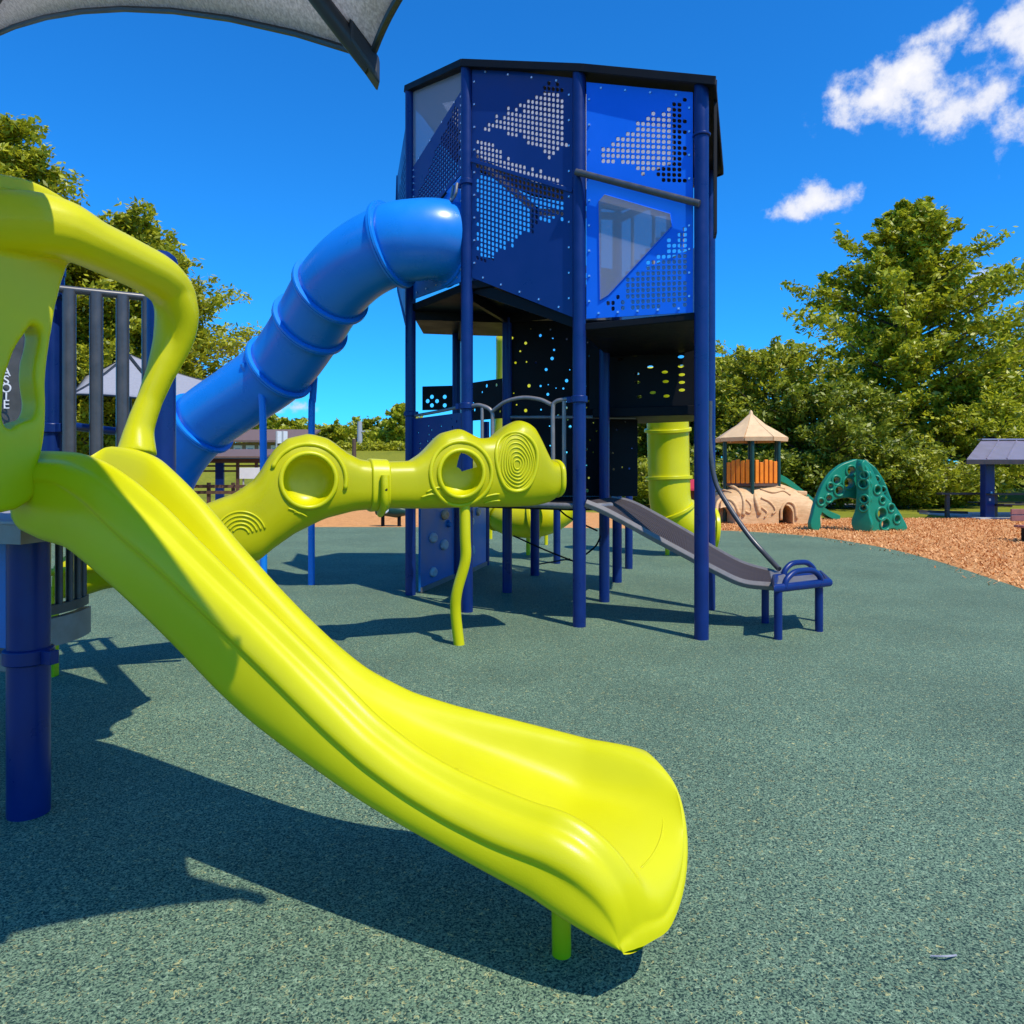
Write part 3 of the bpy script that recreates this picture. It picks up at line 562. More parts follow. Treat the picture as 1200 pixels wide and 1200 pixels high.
def tunnel():
    t = thing('crawl_tunnel', 'lime log-like crawl tunnel with round windows between the slide and the tower', 'crawl tunnel', (-.45, 6.31, 0))
    wins = [(t_sz(362, 563), .20, False), (t_sz(541, 555), .185, True)]
    for s0, s1 in ((-3.03, -.72), (-.72, .88)):
        rg = [t_ring(s) for s in np.linspace(s0, s1, 46 if s0 < -1 else 36)]
        mb = MB(); mb.rings(rg, caps=False); w = mb.build('work', None, None, 0); w.modifiers.new('s', 'SOLIDIFY').thickness = .035; w.modifiers['s'].offset = -1
        cuts = []
        for (sc_, zc), r, back in wins:
            if not (s0 < sc_ < s1): continue
            p = T0+TD*sc_; c = MB(); c.bar(Vector((p.x, p.y, zc))-TN*.6, Vector((p.x, p.y, zc))-TN*.02, r, 40); cuts.append(c.build('cut', None, None, 0))
            if back: c = MB(); c.bar(Vector((p.x, p.y, zc+.10))+TN*.02+TD*.17, Vector((p.x, p.y, zc+.10))+TN*.6+TD*.17, .11, 24); cuts.append(c.build('cut', None, None, 0))
        for c in cuts: bool_cut(w, c)
        rm = w.modifiers.new('r', 'REMESH'); rm.mode = 'VOXEL'; rm.voxel_size = .014
        sm = w.modifiers.new('sm', 'SMOOTH'); sm.factor = .5; sm.iterations = 6
        bpy.context.view_layer.update(); me = evaluated(w); scrap(w)
        for c in cuts: scrap(c)
        me.transform(Matrix.Translation(-root_loc(t))); me.materials.clear(); link('tunnel_section', me, M['lime_thin'], t, 180)
    for (sc_, zc), r, back in wins:          # shallow bowl added behind each window to catch sunlight
        p = T0+TD*sc_; c0_ = Vector((p.x, p.y, zc)); mb = MB(); rings_ = [(1.02, .0), (1.0, .05), (.96, .10), (.86, .145), (.6, .17), (.3, .18), (.02, .182)]; k = 40; vs = []
        for f, dp in rings_:
            fr = t_front(sc_, zc); vs += [Vector((fr.x, fr.y, zc))+TN*(dp+.012)+TD*(r*f*math.cos(2*math.pi*q/k))+Vector((0, 0, r*f*math.sin(2*math.pi*q/k))) for q in range(k)]
        fs = [(i*k+q, i*k+(q+1) % k, (i+1)*k+(q+1) % k, (i+1)*k+q) for i in range(len(rings_)-1) for q in range(k) if not (back and 1 < i < 5 and 2 <= q <= 8)]
        mb.add(vs, fs); mb.build('sun_catch_bowl', M['lime'], t, 60, norm=False)
    def relief(name, loops, r):
        mb = MB()
        for pts, cl in loops:
            mb.tube([t_front(s, z, r*.1) for s, z in pts], r, 8, closed=cl, caps=not cl)
        return mb.build(name, M['lime'], t, 180)
    for (sc_, zc), r, back in wins:
        for rr, th in ((r+.012, .02), (r+.085, .018)):
            relief('window_rim', [([(sc_+rr*math.cos(a)*.98, zc+rr*math.sin(a)) for a in np.linspace(0, 2*math.pi, 48, endpoint=False)] if rr < r+.05 or back else [(sc_+rr*math.cos(a), zc+rr*math.sin(a)) for a in np.linspace(math.radians(-15), math.radians(160), 30)], rr < r+.05 or back)], th)
    c1 = t_sz(606, 541)
    def blob(f, ph=0): return [(c1[0]+.185*f*math.cos(a)*(1+.05*math.sin(3*a+ph)), c1[1]-.03*(1-f)+.265*f*math.sin(a)*(1+.04*math.cos(2*a+ph))) for a in np.linspace(0, 2*math.pi, 44, endpoint=False)]
    rings_ = [(blob(1.0), True)]; fine = [(blob(f, i*.5), True) for i, f in enumerate((.16, .28, .40, .52, .64, .76, .87))]
    relief('ring_border', rings_, .017); [relief('growth_ring', [m_], .0075) for m_ in fine]
    c2 = t_sz(282, 612); c2 = (c2[0], c2[1])
    fine = []
    for f in (.3, .45, .6, .75, .9): fine.append(([(c2[0]+.20*f*math.cos(a), c2[1]-.10+.2*f*math.sin(a)) for a in np.linspace(math.radians(15), math.radians(150), 22)], False))
    [relief('growth_ring', [m_], .008) for m_ in fine]
    mk = []
    for u0, v0, u1, v1 in ((500, 577, 516, 571), (494, 583, 512, 579), (566, 584, 586, 579), (570, 590, 588, 587), (345, 600, 360, 606), (338, 596, 352, 603)):
        a, b = t_sz(u0, v0), t_sz(u1, v1); mk.append(([(lerp(a[0], b[0], q), lerp(a[1], b[1], q)+.008*math.sin(q*math.pi)) for q in np.linspace(0, 1, 7)], False))
    [relief('bark_groove', [m_], .008) for m_ in mk]
    # clamp band where the two halves meet, with its moulded strap
    def band(s0, s1, k):
        rg = []
        for s, kk in ((s0, 1.0), (s0+.012, k), (s1-.012, k), (s1, 1.0)):
            zt, zb = t_ends(s); c = Vector((T0.x+TD.x*s, T0.y+TD.y*s, (zt+zb)/2)); rg.append([c+(p-c)*kk for p in t_ring(s)])
        mb = MB(); mb.rings(rg, closed=True); return mb
    band(-.80, -.64, 1.09).build('clamp_band', M['lime'], t, 50, bevel=.006)
    s_ = -.70; z0 = 1.55
    mb = MB(); pts = [t_front(s_, z, .045) for z in (1.47, 1.42, 1.36, 1.28, 1.22, 1.17)]; mb.tube(cr_path(pts, 4), [.05]*21, 12, ry=[.035]*21); mb.build('strap', M['lime'], t, 60)
    mb = MB(); mb.bar(t_front(s_, 1.36, .078), t_front(s_, 1.36, .092), .012, 8); mb.build('bolt', M['black'], t, 0)
    # right end mouth roll and the legs
    rg = [p+TD*.0 for p in t_ring(.875)]; mb = MB(); mb.tube(rg, .024, 10, closed=True); mb.build('mouth_roll', M['lime'], t, 180)
    leg = cr_path([Vector((-.405, 6.20, 1.25)), Vector((-.40, 6.20, .95)), Vector((-.40, 6.21, .74)), Vector((-.47, 6.22, .48)), Vector((-.485, 6.24, .3)), Vector((-.455, 6.26, 0))], 6)
    mb = MB(); mb.tube(leg, .047, 14); mb.build('support_leg', M['lime'], t, 60)
    g = gnd(59, 796); mb = MB(); mb.box((g.x-.02, g.y+.05, .33), (.07, .07, .66)); mb.build('support_leg', M['lime'], t, 0, bevel=.01)
    # bottom scoop at the low end
    lp = []
    for q in np.linspace(0, 1, 12): lp.append(T0+TD*(-3.03+.95*q)-TN*(.27)+Vector((0, 0, lerp(.80, .74, q)+.05*math.sin(q*math.pi))))
    mb = MB(); mb.tube(lp, .026, 10); mb.build('scoop_rib', M['lime'], t, 180)
    return t
tunnel()

# ------------------------------------------------------------------ the tall blue tower
A = Vector((-1.23, 8.79, 0)); B = Vector((-.48, 7.73, 0)); C = Vector((.65, 7.0, 0)); D = Vector((1.69, 6.47, 0)); E_ = Vector((2.14, 7.87, 0))
G = Vector((1.42, 9.80, 0)); H = Vector((.33, 10.45, 0)); I_ = Vector((-.75, 10.3, 0)); F = Vector((-1.66, 10.4, 0))
def bool_cut0(o, cut):
    md = o.modifiers.new('b', 'BOOLEAN'); md.operation = 'DIFFERENCE'; md.object = cut; md.solver = 'EXACT'
tower = thing('play_tower', 'tall blue play tower with perforated panels and a sloping black roof', 'play tower', (.4, 8.2, 0))
def roof_z(x, y): return 5.83-.392*(x+.48)+.012*(y-7.73)
pr = .064
tposts = {}
for k, p, zt, r in (('A', A, roof_z(A.x, A.y)-.02, pr), ('B', B, roof_z(B.x, B.y)+.0, pr), ('C', C, roof_z(C.x, C.y), pr), ('D', D, roof_z(D.x, D.y)-.0, pr), ('E', E_, 4.75, pr), ('G', G, 5.0, pr), ('H', H, 5.3, pr),
                    ('n', Vector((-.06, 8.98, 0)), 3.4, .06), ('m', Vector((1.06, 8.33, 0)), 2.9, .06), ('o', Vector((.73, 11.8, 0)), 2.2, .058), ('q', Vector((1.8, 11.18, 0)), 2.4, .06), ('r', Vector((-.42, 11.6, 0)), 2.3, .058), ('s', Vector((-.78, 10.2, 0)), 3.45, .06)):
    tposts[k] = post('post', tower, p, zt, r, cap=False)
collar(tposts['B'], B, 2.2, pr, .07, (-.7, .3, 0)); collar(tposts['C'], C, 2.2, pr, .07, (-.8, .5, 0)); collar(tposts['A'], A, 2.2, pr, .06, (.6, -.6, 0)); collar(tposts['B'], B, 4.58, pr, .06, (-.6, .6, 0)); collar(tposts['D'], D, 4.5, pr, .03)
# roof: sloping slab with a folded rim
cen = Vector((.5, 8.6, 0))
def outw(p, k): d = (p-cen); d.z = 0; return p+d.normalized()*k
rp = [outw(p, k_) for p, k_ in ((A, .06), (B, .065), (C, .07), (D, .15), (E_, .13), (G, .06), (H, .06), (I_, .06))]
mb = MB(); mb.prism([(p.x, p.y) for p in rp], lambda x, y: roof_z(x, y)-.045, lambda x, y: roof_z(x, y)+.012); mb.build('work', None, None, 0); wr = bpy.data.objects['work']
ip = [outw(p, -.38) for p in (A, B, C, D, E_, G, H, I_)]; cu = MB(); cu.prism([(p.x, p.y) for p in ip], 3.5, 8.0); co = cu.build('cut', None, None, 0); bool_cut0(wr, co); bpy.context.view_layer.update(); me = evaluated(wr); scrap(wr); scrap(co)
me.transform(Matrix.Translation(-root_loc(tower))); me.materials.clear(); link('roof', me, M['black'], tower, 0)
mb = MB(); mb.prism([(p.x, p.y) for p in [outw(p, -.375) for p in (A, B, C, D, E_, G, H, I_)]], lambda x, y: roof_z(x, y)-.025, lambda x, y: roof_z(x, y)-.012); mb.build('roof_backlight_sheet', M['added_sheet'], tower, 0)  # added sheet passes sunlight, so the holes in the panels look bright
mb = MB(); n = len(rp)
for i in range(n):
    a, b = outw(rp[i], .012), outw(rp[(i+1) % n], .012); mb.beam((a.x, a.y, roof_z(a.x, a.y)-.018), (b.x, b.y, roof_z(b.x, b.y)-.018), .02, .075)
mb.build('roof_rim', M['black'], tower, 0, bevel=.004)

BOLTS = MB()
def bolt_line(a, b, nrm_, n):
    for i in range(n):
        p = lerp(a, b, (i+.5)/n)+nrm_*.012; x = (b-a).normalized(); y = x.cross(nrm_); BOLTS.obox(p, x*.0085, y*.0085, nrm_*.006)
def perf_panel(name, m, parent, P00, P10, P01, P11, polys, pitch=.066, fill=.80, jitter=.06, skip=None, thick=.014, oct_=True, bolts=True, edge=True):
    # P00/P10 top corners, P01/P11 bottom corners; polys = regions (u, v) that are punched with holes
    w = (P10-P00).length; h = ((P01-P00).length+(P11-P10).length)/2; nu = max(3, round(w/pitch)); nv = max(3, round(h/pitch))
    def pt(u, v): return lerp(lerp(P00, P10, u), lerp(P01, P11, u), v)
    mb = MB(); grid = {}
    def gv(i, j):
        if (i, j) not in grid: grid[(i, j)] = len(mb.v); mb.v.append(pt(i/nu, j/nv))
        return grid[(i, j)]
    mids = {}
    def mid(a, b):
        k = (min(a, b), max(a, b))
        if k not in mids: mids[k] = len(mb.v); mb.v.append((mb.v[a]+mb.v[b])/2)
        return mids[k]
    rnd = random.Random(hash(name) % 1000 if False else len(mb.v)+nu*31+nv)
    holes = set()
    for i in range(nu):
        for j in range(nv):
            u, v = (i+.5)/nu, (j+.5)/nv
            if any(in_poly((u+rnd.uniform(-jitter, jitter)*.35, v+rnd.uniform(-jitter, jitter)*.35), pl_) for pl_ in polys) and 0 < i < nu-1 and 0 < j < nv-1: holes.add((i, j))
    used_mid = set()
    cells = [(i, j) for i in range(nu) for j in range(nv) if not (skip and skip((i+.5)/nu, (j+.5)/nv))]
    for i, j in cells:
        if (i, j) in holes:
            c = [gv(i, j), gv(i+1, j), gv(i+1, j+1), gv(i, j+1)]
            for k in range(4): mid(c[k], c[(k+1) % 4])
    for i, j in cells:
        c = [gv(i, j), gv(i+1, j), gv(i+1, j+1), gv(i, j+1)]
        ringv = []
        for k in range(4):
            ringv.append(c[k]); key = (min(c[k], c[(k+1) % 4]), max(c[k], c[(k+1) % 4]))
            if key in mids: ringv.append(mids[key])
        if (i, j) in holes:
            ctr = sum((mb.v[x] for x in c), Vector())/4; inner = []
            for q, x in enumerate(ringv):
                kk = fill*(.80 if q % 2 == 0 else 1.0) if oct_ else fill
                inner.append(len(mb.v)); mb.v.append(ctr+(mb.v[x]-ctr)*kk)
            m_ = len(ringv)
            for q in range(m_): mb.f.append((ringv[q], ringv[(q+1) % m_], inner[(q+1) % m_], inner[q]))
        else: mb.f.append(tuple(ringv))
    o = mb.build(name, m, parent, 0, solid=thick)
    nn = (P10-P00).cross(P01-P00).normalized()
    if nn.y > 0: nn = -nn
    if bolts:
        for a, b, k in ((pt(.03, .02), pt(.03, .98), 9), (pt(.97, .02), pt(.97, .98), 9), (pt(.03, .02), pt(.97, .02), 4), (pt(.03, .98), pt(.97, .98), 5)): bolt_line(a, b, nn, k)
    return o, pt, nn
def on(p, z): return Vector((p.x, p.y, z))
def inset(a, b, k): d = (b-a).normalized(); return a+d*k, b-d*k
# B-C navy panel
b1, c1 = inset(B, C, .07)
perf_panel('navy_wall_panel', M['navy_panel'], tower, on(b1, roof_z(B.x, B.y)-.03), on(c1, roof_z(C.x, C.y)-.06), on(b1, 3.56), on(c1, 3.0),
           [[(.05, .30), (.45, .17), (.72, .07), (.91, .01), (.93, .30), (.78, .345), (.4, .275)], [(.06, .335), (.28, .36), (.44, .40), (.92, .445), (.92, .585), (.5, .73), (.06, .93)]], pitch=.052)
a_ = lerp(b1, c1, .0); mb = MB(); mb.beam(on(b1, 4.80)+Vector((-.008, -.016, 0)), on(c1, 4.22)+Vector((-.008, -.016, 0)), .012, .035); mb.build('panel_seam', M['navy_panel'], tower, 0, bevel=.003)
# C-D blue panel: holes, cut-out window with grey polycarbonate
c2, d2 = inset(C, D, .075)
win = [(.125, .505), (.185, .475), (.80, .555), (.815, .61), (.22, .905), (.14, .925)]
cx_ = sum(p[0] for p in win)/6; cy_ = sum(p[1] for p in win)/6
winin = [(cx_+(p[0]-cx_)*.88, cy_+(p[1]-cy_)*.88) for p in win]
o_, ptw, nnw = perf_panel('blue_wall_panel', M['blue_panel'], tower, on(c2, 5.24), on(d2, 4.90), on(c2, 2.97), on(d2, 2.93),
           [[(.06, .31), (.30, .23), (.62, .12), (.93, .015), (.93, .43), (.66, .39), (.3, .33)], [(.40, .965), (.40, .84), (.68, .73), (.94, .60), (.95, .97)], [(.2, .955), (.3, .93), (.4, .9), (.4, .965)]], pitch=.052, skip=lambda u, v: in_poly((u, v), winin))
mb = MB(); rp_ = [ptw(*p)+nnw*.012 for p in win]; mb.slab(rp_, nnw*.008); mb.build('window_pane', M['poly'], tower, 0)
mb = MB(); mb.tube([ptw(*p)+nnw*.012 for p in win], .007, 8, closed=True); mb.build('window_frame', M['blue_panel'], tower, 0)
mb = MB(); ra, rb = on(C, 4.36)+Vector((-.04, -.085, 0)), on(D, 3.86)+Vector((-.04, -.085, 0)); mb.bar(ra, rb, .032, 12); mb.build('grey_crossbar', M['bar'], tower, 40)
# D-E side: black panel hung outside, seen almost edge-on
d3, e3 = Vector((1.825, 6.56, 0)), Vector((2.13, 7.68, 0))
mb = MB(); mb.slab([on(d3, 5.05), on(e3, 4.88), on(e3, 3.97), on(d3, 3.66)], (.03, 0, 0)); mb.build('side_panel', M['black'], tower, 0, bevel=.004)
# A-B: grey polycarbonate top, perforated middle, sky blue slide panel
a4, b4 = inset(A, B, .07)
az, bz = roof_z(A.x, A.y)-.03, roof_z(B.x, B.y)-.03
mb = MB(); mb.slab([on(a4, az), on(b4, bz), on(b4, 5.55), on(a4, 5.05)], (.01, .014, 0)); mb.build('grey_pane', M['poly'], tower, 0)
perf_panel('navy_wall_panel', M['navy_panel'], tower, on(a4, 5.16), on(b4, 5.62), on(a4, 4.42), on(b4, 4.72), [[(.06, .60), (.5, .28), (.9, .04), (.94, .94), (.06, .97)]], pitch=.052)
mb = MB(); mb.slab([on(a4, 4.50), on(b4, 4.70), on(b4, 3.55), on(a4, 3.58)], (.012, .016, 0)); mb.build('slide_panel', M['sky_plastic'], tower, 0, bevel=.004)
nAB = Vector((-(B-A).y, (B-A).x, 0)).normalized(); nAB = nAB if nAB.y < 0 else -nAB
bolt_line(on(b4, 4.6)-(B-A).normalized()*.03, on(b4, 3.62)-(B-A).normalized()*.03, nAB, 8); bolt_line(on(a4, 3.64), on(b4, 3.61), nAB, 5)
mb = MB(); q = lerp(a4, b4, .62); mb.bar(on(q, 4.52)+nAB*.02-(B-A).normalized()*.12, on(q, 4.60)+nAB*.02+(B-A).normalized()*.1, .012, 8); mb.build('grab_slot', M['black'], tower, 0)
mb = MB(); q = lerp(a4, b4, .86); mb.tube(cr_path([on(q, 4.62)+nAB*.03, on(q, 4.5)+nAB*.05, on(q, 4.42)+nAB*.09+(B-A).normalized()*.05, on(b4, 4.46)+nAB*.1, on(b4, 4.58)+nAB*.08], 4), .016, 8); mb.build('grab_handle', M['steel'], tower, 60)
# cantilevered net panel past A
perf_panel('net_panel', M['navy_panel'], tower, at(466, 208, 10.4), on(A, 5.80)+Vector((-.05, .07, 0)), at(467, 338, 10.4), on(A, 3.35)+Vector((-.05, .07, 0)), [[(.1, .2), (.9, .12), (.9, .55), (.15, .95)]], pitch=.075, bolts=False)
mb = MB(); mb.tube([at(466, 206, 10.4), at(464, 272, 10.45), at(467, 342, 10.4), on(A, 3.3)+Vector((-.06, .08, 0))], .02, 8); mb.build('net_frame', M['navy'], tower, 40)
# back walls of the upper room, gaps between them let the sky through
g5, h5 = inset(G, H, .07); e5, g6 = inset(E_, G, .07)
perf_panel('back_panel', M['fabric_far'], tower, on(h5, 4.55), on(g5, 4.25), on(h5, 3.5), on(g5, 3.0), [[(.15, .12), (.85, .12), (.85, .5), (.15, .5)]], pitch=.09, bolts=False)
mb = MB(); mb.slab([on(g6, 4.1), on(e5, 4.0), on(e5, 2.98), on(g6, 2.98)], (.012, .01, 0)); mb.build('back_panel', M['poly'], tower, 0)
mb = MB(); mb.slab([on(H, 4.5), on(I_, 4.6), on(I_, 3.5), on(H, 3.5)], (0, .014, 0)); mb.build('back_panel', M['navy_panel'], tower, 0)
for p0, p1 in ((on(E_, 4.72), on(G, 4.9)), (on(G, 4.95), on(H, 5.25)), (on(H, 5.28), on(A, 6.0))):
    mb = MB(); mb.beam(p0, p1, .05, .09); mb.build('roof_beam', M['fabric_far'], tower, 0, bevel=.006)
for t in (.25, .55, .8):
    p = lerp(E_, G, t); mb = MB(); mb.bar(on(p, 4.05), on(p, 4.8), .022, 8); mb.build('window_bar', M['fabric_far'], tower, 40)
BOLTS.build('panel_bolts', M['bolt'], tower, 0)['kind'] = 'stuff'
# floors of the upper room
mb = MB(); mb.prism([(p.x, p.y) for p in (A, B, Vector((.40, 7.22, 0)), Vector((1.06, 8.33, 0)), H, I_, Vector((-1.25, 10.2, 0)))], 3.44, 3.53); mb.build('upper_deck', M['black'], tower, 0, bevel=.01)
mb = MB(); mb.prism([(p.x, p.y) for p in (C, D, E_, G, Vector((1.06, 8.33, 0)))], 2.86, 2.93); mb.build('step_deck', M['black'], tower, 0, bevel=.01)
for p0, p1 in ((A, Vector((-.06, 8.98, 0))), (B, Vector((-.06, 8.98, 0))), (Vector((-.06, 8.98, 0)), Vector((1.06, 8.33, 0))), (B, I_)):
    mb = MB(); mb.beam(on(p0, 3.39), on(p1, 3.39), .05, .10); mb.build('deck_joist', M['black'], tower, 0)
mb = MB(); mb.slab([on(B, 3.55)+Vector((.05, .02, 0)), on(C, 3.0)+Vector((-.02, .08, 0)), on(C, 2.9)+Vector((-.02, .08, 0)), on(B, 3.42)+Vector((.05, .02, 0))], (.02, .04, 0)); mb.build('deck_edge', M['black'], tower, 0)
# dark perforated walls round the middle level
def dark_wall(name, p0, p1, z0, z1, spots, r=.04, sq=.6):
    d = (p1-p0).normalized(); mb = MB(); mb.slab([on(p0, z0), on(p1, z0), on(p1, z1), on(p0, z1)], (-d.y*.014, d.x*.014, 0)); w = mb.build('work', None, None, 0); nn = Vector((-d.y, d.x, 0))
    c = MB(); wl_ = (p1-p0).length; keep = []
    for q in spots:                      # holes never touch each other or the panel edge
        if q[2] < q[0]*wl_-.012 and q[0]*wl_+q[2] < wl_-.012 and z0+q[2]+.012 < q[1] < z1-q[2]-.012 and all(math.hypot((q[0]-k_[0])*wl_, q[1]-k_[1]) > q[2]+k_[2]+.008 for k_ in keep): keep.append(q)
    for u, z, rr in keep:
        p = lerp(p0, p1, u); p = Vector((p.x, p.y, z)); k = 10
        c.rings([[p+nn*q+d*(rr*math.cos(2*math.pi*i/k))+Vector((0, 0, rr*sq*math.sin(2*math.pi*i/k))) for i in range(k)] for q in (-.08, .1)])
    cu = c.build('cut', None, None, 0); bool_cut(w, cu); bpy.context.view_layer.update(); me = evaluated(w); scrap(w); scrap(cu); me.transform(Matrix.Translation(-root_loc(tower))); me.materials.clear()
    o = link(name, me, M['black'], tower, 0)
    return o
rs_ = random.Random(5)
pw0, pw1 = Vector((.92, 8.65, 0)), Vector((2.12, 8.25, 0))
def usp(u, v, p0, p1):
    Y = p0.y
    for _ in range(4):
        X = (u-600)/FPX*Y; t = (X-p0.x)/(p1.x-p0.x); Y = lerp(p0.y, p1.y, t)
    return (t, CAM_H-(v-HOR)/FPX*Y)
sp = [usp(u, v, pw0, pw1)+(.036,) for u, v in ((744, 416), (778, 413), (798, 418), (762, 430), (798, 429), (746, 438), (779, 436), (799, 439), (747, 448), (780, 447), (799, 448), (765, 460), (799, 457), (749, 465), (781, 464), (800, 465), (727, 421))]
dark_wall('dark_wall_panel', pw0, pw1, 2.25, 2.97, sp, sq=.5)
mb = MB(); mb.prism([(.95, 8.55), (2.12, 8.12), (2.3, 9.2), (1.42, 9.8)], 2.14, 2.25); mb.build('middle_deck', M['black'], tower, 0, bevel=.008)
pq0, pq1 = Vector((-.06, 9.05, 0)), Vector((1.55, 8.95, 0))
sp = [usp(u, v, pq0, pq1)+(rs_.uniform(.009, .021),) for u, v in ((600, 396), (616, 402), (633, 393), (647, 420), (640, 433), (664, 446), (617, 424), (604, 425), (620, 452), (642, 462), (616, 481), (634, 480), (664, 478), (690, 470), (696, 488), (687, 527), (695, 530), (687, 545), (690, 560), (688, 575), (668, 500), (664, 530), (700, 420), (704, 446), (712, 430))]
wl = (pq1-pq0).length
for _ in range(260):
    q = (rs_.uniform(.04, .96), rs_.uniform(1.5, 3.3), rs_.uniform(.007, .014))
    if all(math.hypot((q[0]-p_[0])*wl, q[1]-p_[1]) > q[2]+p_[2]+.05 for p_ in sp) and len(sp) < 95: sp.append(q)
dark_wall('dark_wall_panel', pq0, pq1, 1.2, 3.38, sp, sq=1.1)
p6, p7 = Vector((1.08, 8.40, 0)), Vector((1.40, 9.7, 0))
sp = [(rs_.uniform(.1, .9), rs_.uniform(1.3, 2.0), .03) for _ in range(16)]
dark_wall('dark_wall_panel', p6, p7, 1.2, 2.1, sp, sq=1.0)
a5, b5 = inset(A, B, .07)
sp = [(rs_.uniform(.1, .9), rs_.uniform(1.7, 2.05), .016) for _ in range(26)]
o_ = dark_wall('low_rail_panel', a5, b5, 1.25, 2.14, sp, sq=1.0); o_.data.materials[0] = M['navy_panel']
f0, f1 = Vector((-1.28, 10.35, 0)), Vector((-.84, 10.25, 0))
dark_wall('flower_hole_panel', f0, f1, 2.38, 2.72, [usp(u, v, f0, f1)+(.03,) for u, v in ((501, 470), (506, 465), (512, 470), (506, 475), (521, 465), (521, 475))], sq=1.0)
dark_wall('rail_panel', Vector((-.62, 10.0, 0)), Vector((-.08, 9.4, 0)), 2.2, 2.72, [(rs_.uniform(.1, .9), rs_.uniform(2.28, 2.66), rs_.uniform(.015, .03)) for _ in range(9)], sq=1.0)
# entry deck at the low level
mb = MB(); mb.prism([(-.36, 7.72), (.62, 7.08), (.92, 7.18), (1.06, 8.33), (1.42, 9.8), (.33, 10.45), (-.06, 9.0)], 1.12, 1.195); mb.build('entry_deck', M['black'], tower, 0, bevel=.008)
mb = MB(); mb.tube(cr_path([(-.38, 7.66, 1.17), (.1, 7.36, 1.17), (.55, 7.04, 1.17), (.82, 7.02, 1.17), (.98, 7.2, 1.17)], 5), .03, 8); mb.build('deck_nosing', M['steel'], tower, 60)
# tubular hand rails
def rail(name, pts, r=.021, m='steel'):
    mb = MB(); mb.tube(pts, r, 10); return mb.build(name, M[m], tower, 80)
rail('hand_rail', cr_path([at(487, 487, 8.7), at(515, 482, 8.2), at(547, 475, 7.75)], 4), .018)
rail('hand_rail', cr_path([at(552, 476, 7.7), at(563, 475, 7.62), at(576, 482, 7.56), at(577, 500, 7.56), at(577, 560, 7.56)], 5), .021)
rail('hand_rail', [at(565, 478, 7.6), at(565, 560, 7.6)], .018)
rail('arch_rail', cr_path([at(577, 482, 7.55), at(592, 471, 7.45), at(612, 466, 7.35), at(632, 468, 7.25), at(646, 474, 7.18)], 5), .02)
rail('loop_rail', cr_path([at(675, 467, 7.02), at(662, 468, 7.1), at(651, 471, 7.15), at(648, 480, 7.16), at(648, 520, 7.16), at(648, 566, 7.16), at(646, 573, 7.16), at(640, 574, 7.2)], 5), .021)
rail('loop_rail', cr_path([at(661, 470, 7.1), at(661, 520, 7.1), at(661, 566, 7.1), at(657, 573, 7.12), at(648, 574, 7.15)], 5), .02)
rail('back_rail', [at(598, 489, 8.6), at(745, 489, 8.6)], .022)
# wires and braces under the deck
rail('brace_wire', cr_path([at(602, 628, 8.9), at(640, 645, 8.6), at(678, 660, 8.4)], 4), .01, 'black'); rail('brace_wire', cr_path([at(655, 597, 8.6), at(668, 607, 8.4), at(700, 622, 8.2)], 4), .01, 'black')
rail('brace_wire', cr_path([at(686, 650, 8.2), at(698, 640, 8.2), at(704, 628, 8.2)], 4), .01, 'black'); rail('brace_wire', [at(632, 661, 10.2), at(668, 655, 10.6)], .01, 'black')
# climbing wall panels with moulded holds
def climb_wall(p0, p1, holds):
    d = (p1-p0).normalized(); nn = Vector((d.y, -d.x, 0)); mb = MB(); mb.slab([on(p0, .03), on(p1, .03), on(p1, 1.25), on(p0, 1.25)], nn*.03); w = mb.build('climbing_wall', M['teal_panel'], tower, 0, bevel=.006)
    mb = MB(); mb.beam(on(p0, .05)+nn*.04, on(p1, .05)+nn*.04, .02, .06); mb.build('wall_foot', M['steel'], w, 0)
    for t, z, sx, sz, m in holds:
        p = lerp(p0, p1, t)+Vector((0, 0, z))+nn*.03; mb = MB(); k = 12
        mb.rings([[p+nn*q+d*(sx*f*math.cos(2*math.pi*i/k))+Vector((0, 0, sz*f*math.sin(2*math.pi*i/k)+(-.02*q/.08))) for i in range(k)] for q, f in ((0, 1), (.018, 1.04), (.036, .85), (.045, .5), (.036, .3))]); mb.build('climbing_hold', M[m], w, 60)
climb_wall(Vector((-1.15, 8.9, 0)), Vector((-.84, 10.12, 0)), [(.68, .93, .13, .065, 'hold_tan'), (.33, .66, .12, .065, 'hold_grey'), (.66, .53, .13, .07, 'hold_grey'), (.33, .22, .11, .06, 'hold_grey'), (.8, .8, .05, .05, 'teal_panel')])
climb_wall(Vector((-.72, 10.3, 0)), Vector((-.44, 11.5, 0)), [(.3, .78, .1, .06, 'hold_grey'), (.35, .35, .06, .07, 'hold_grey'), (.6, .9, .08, .06, 'hold_tan')])

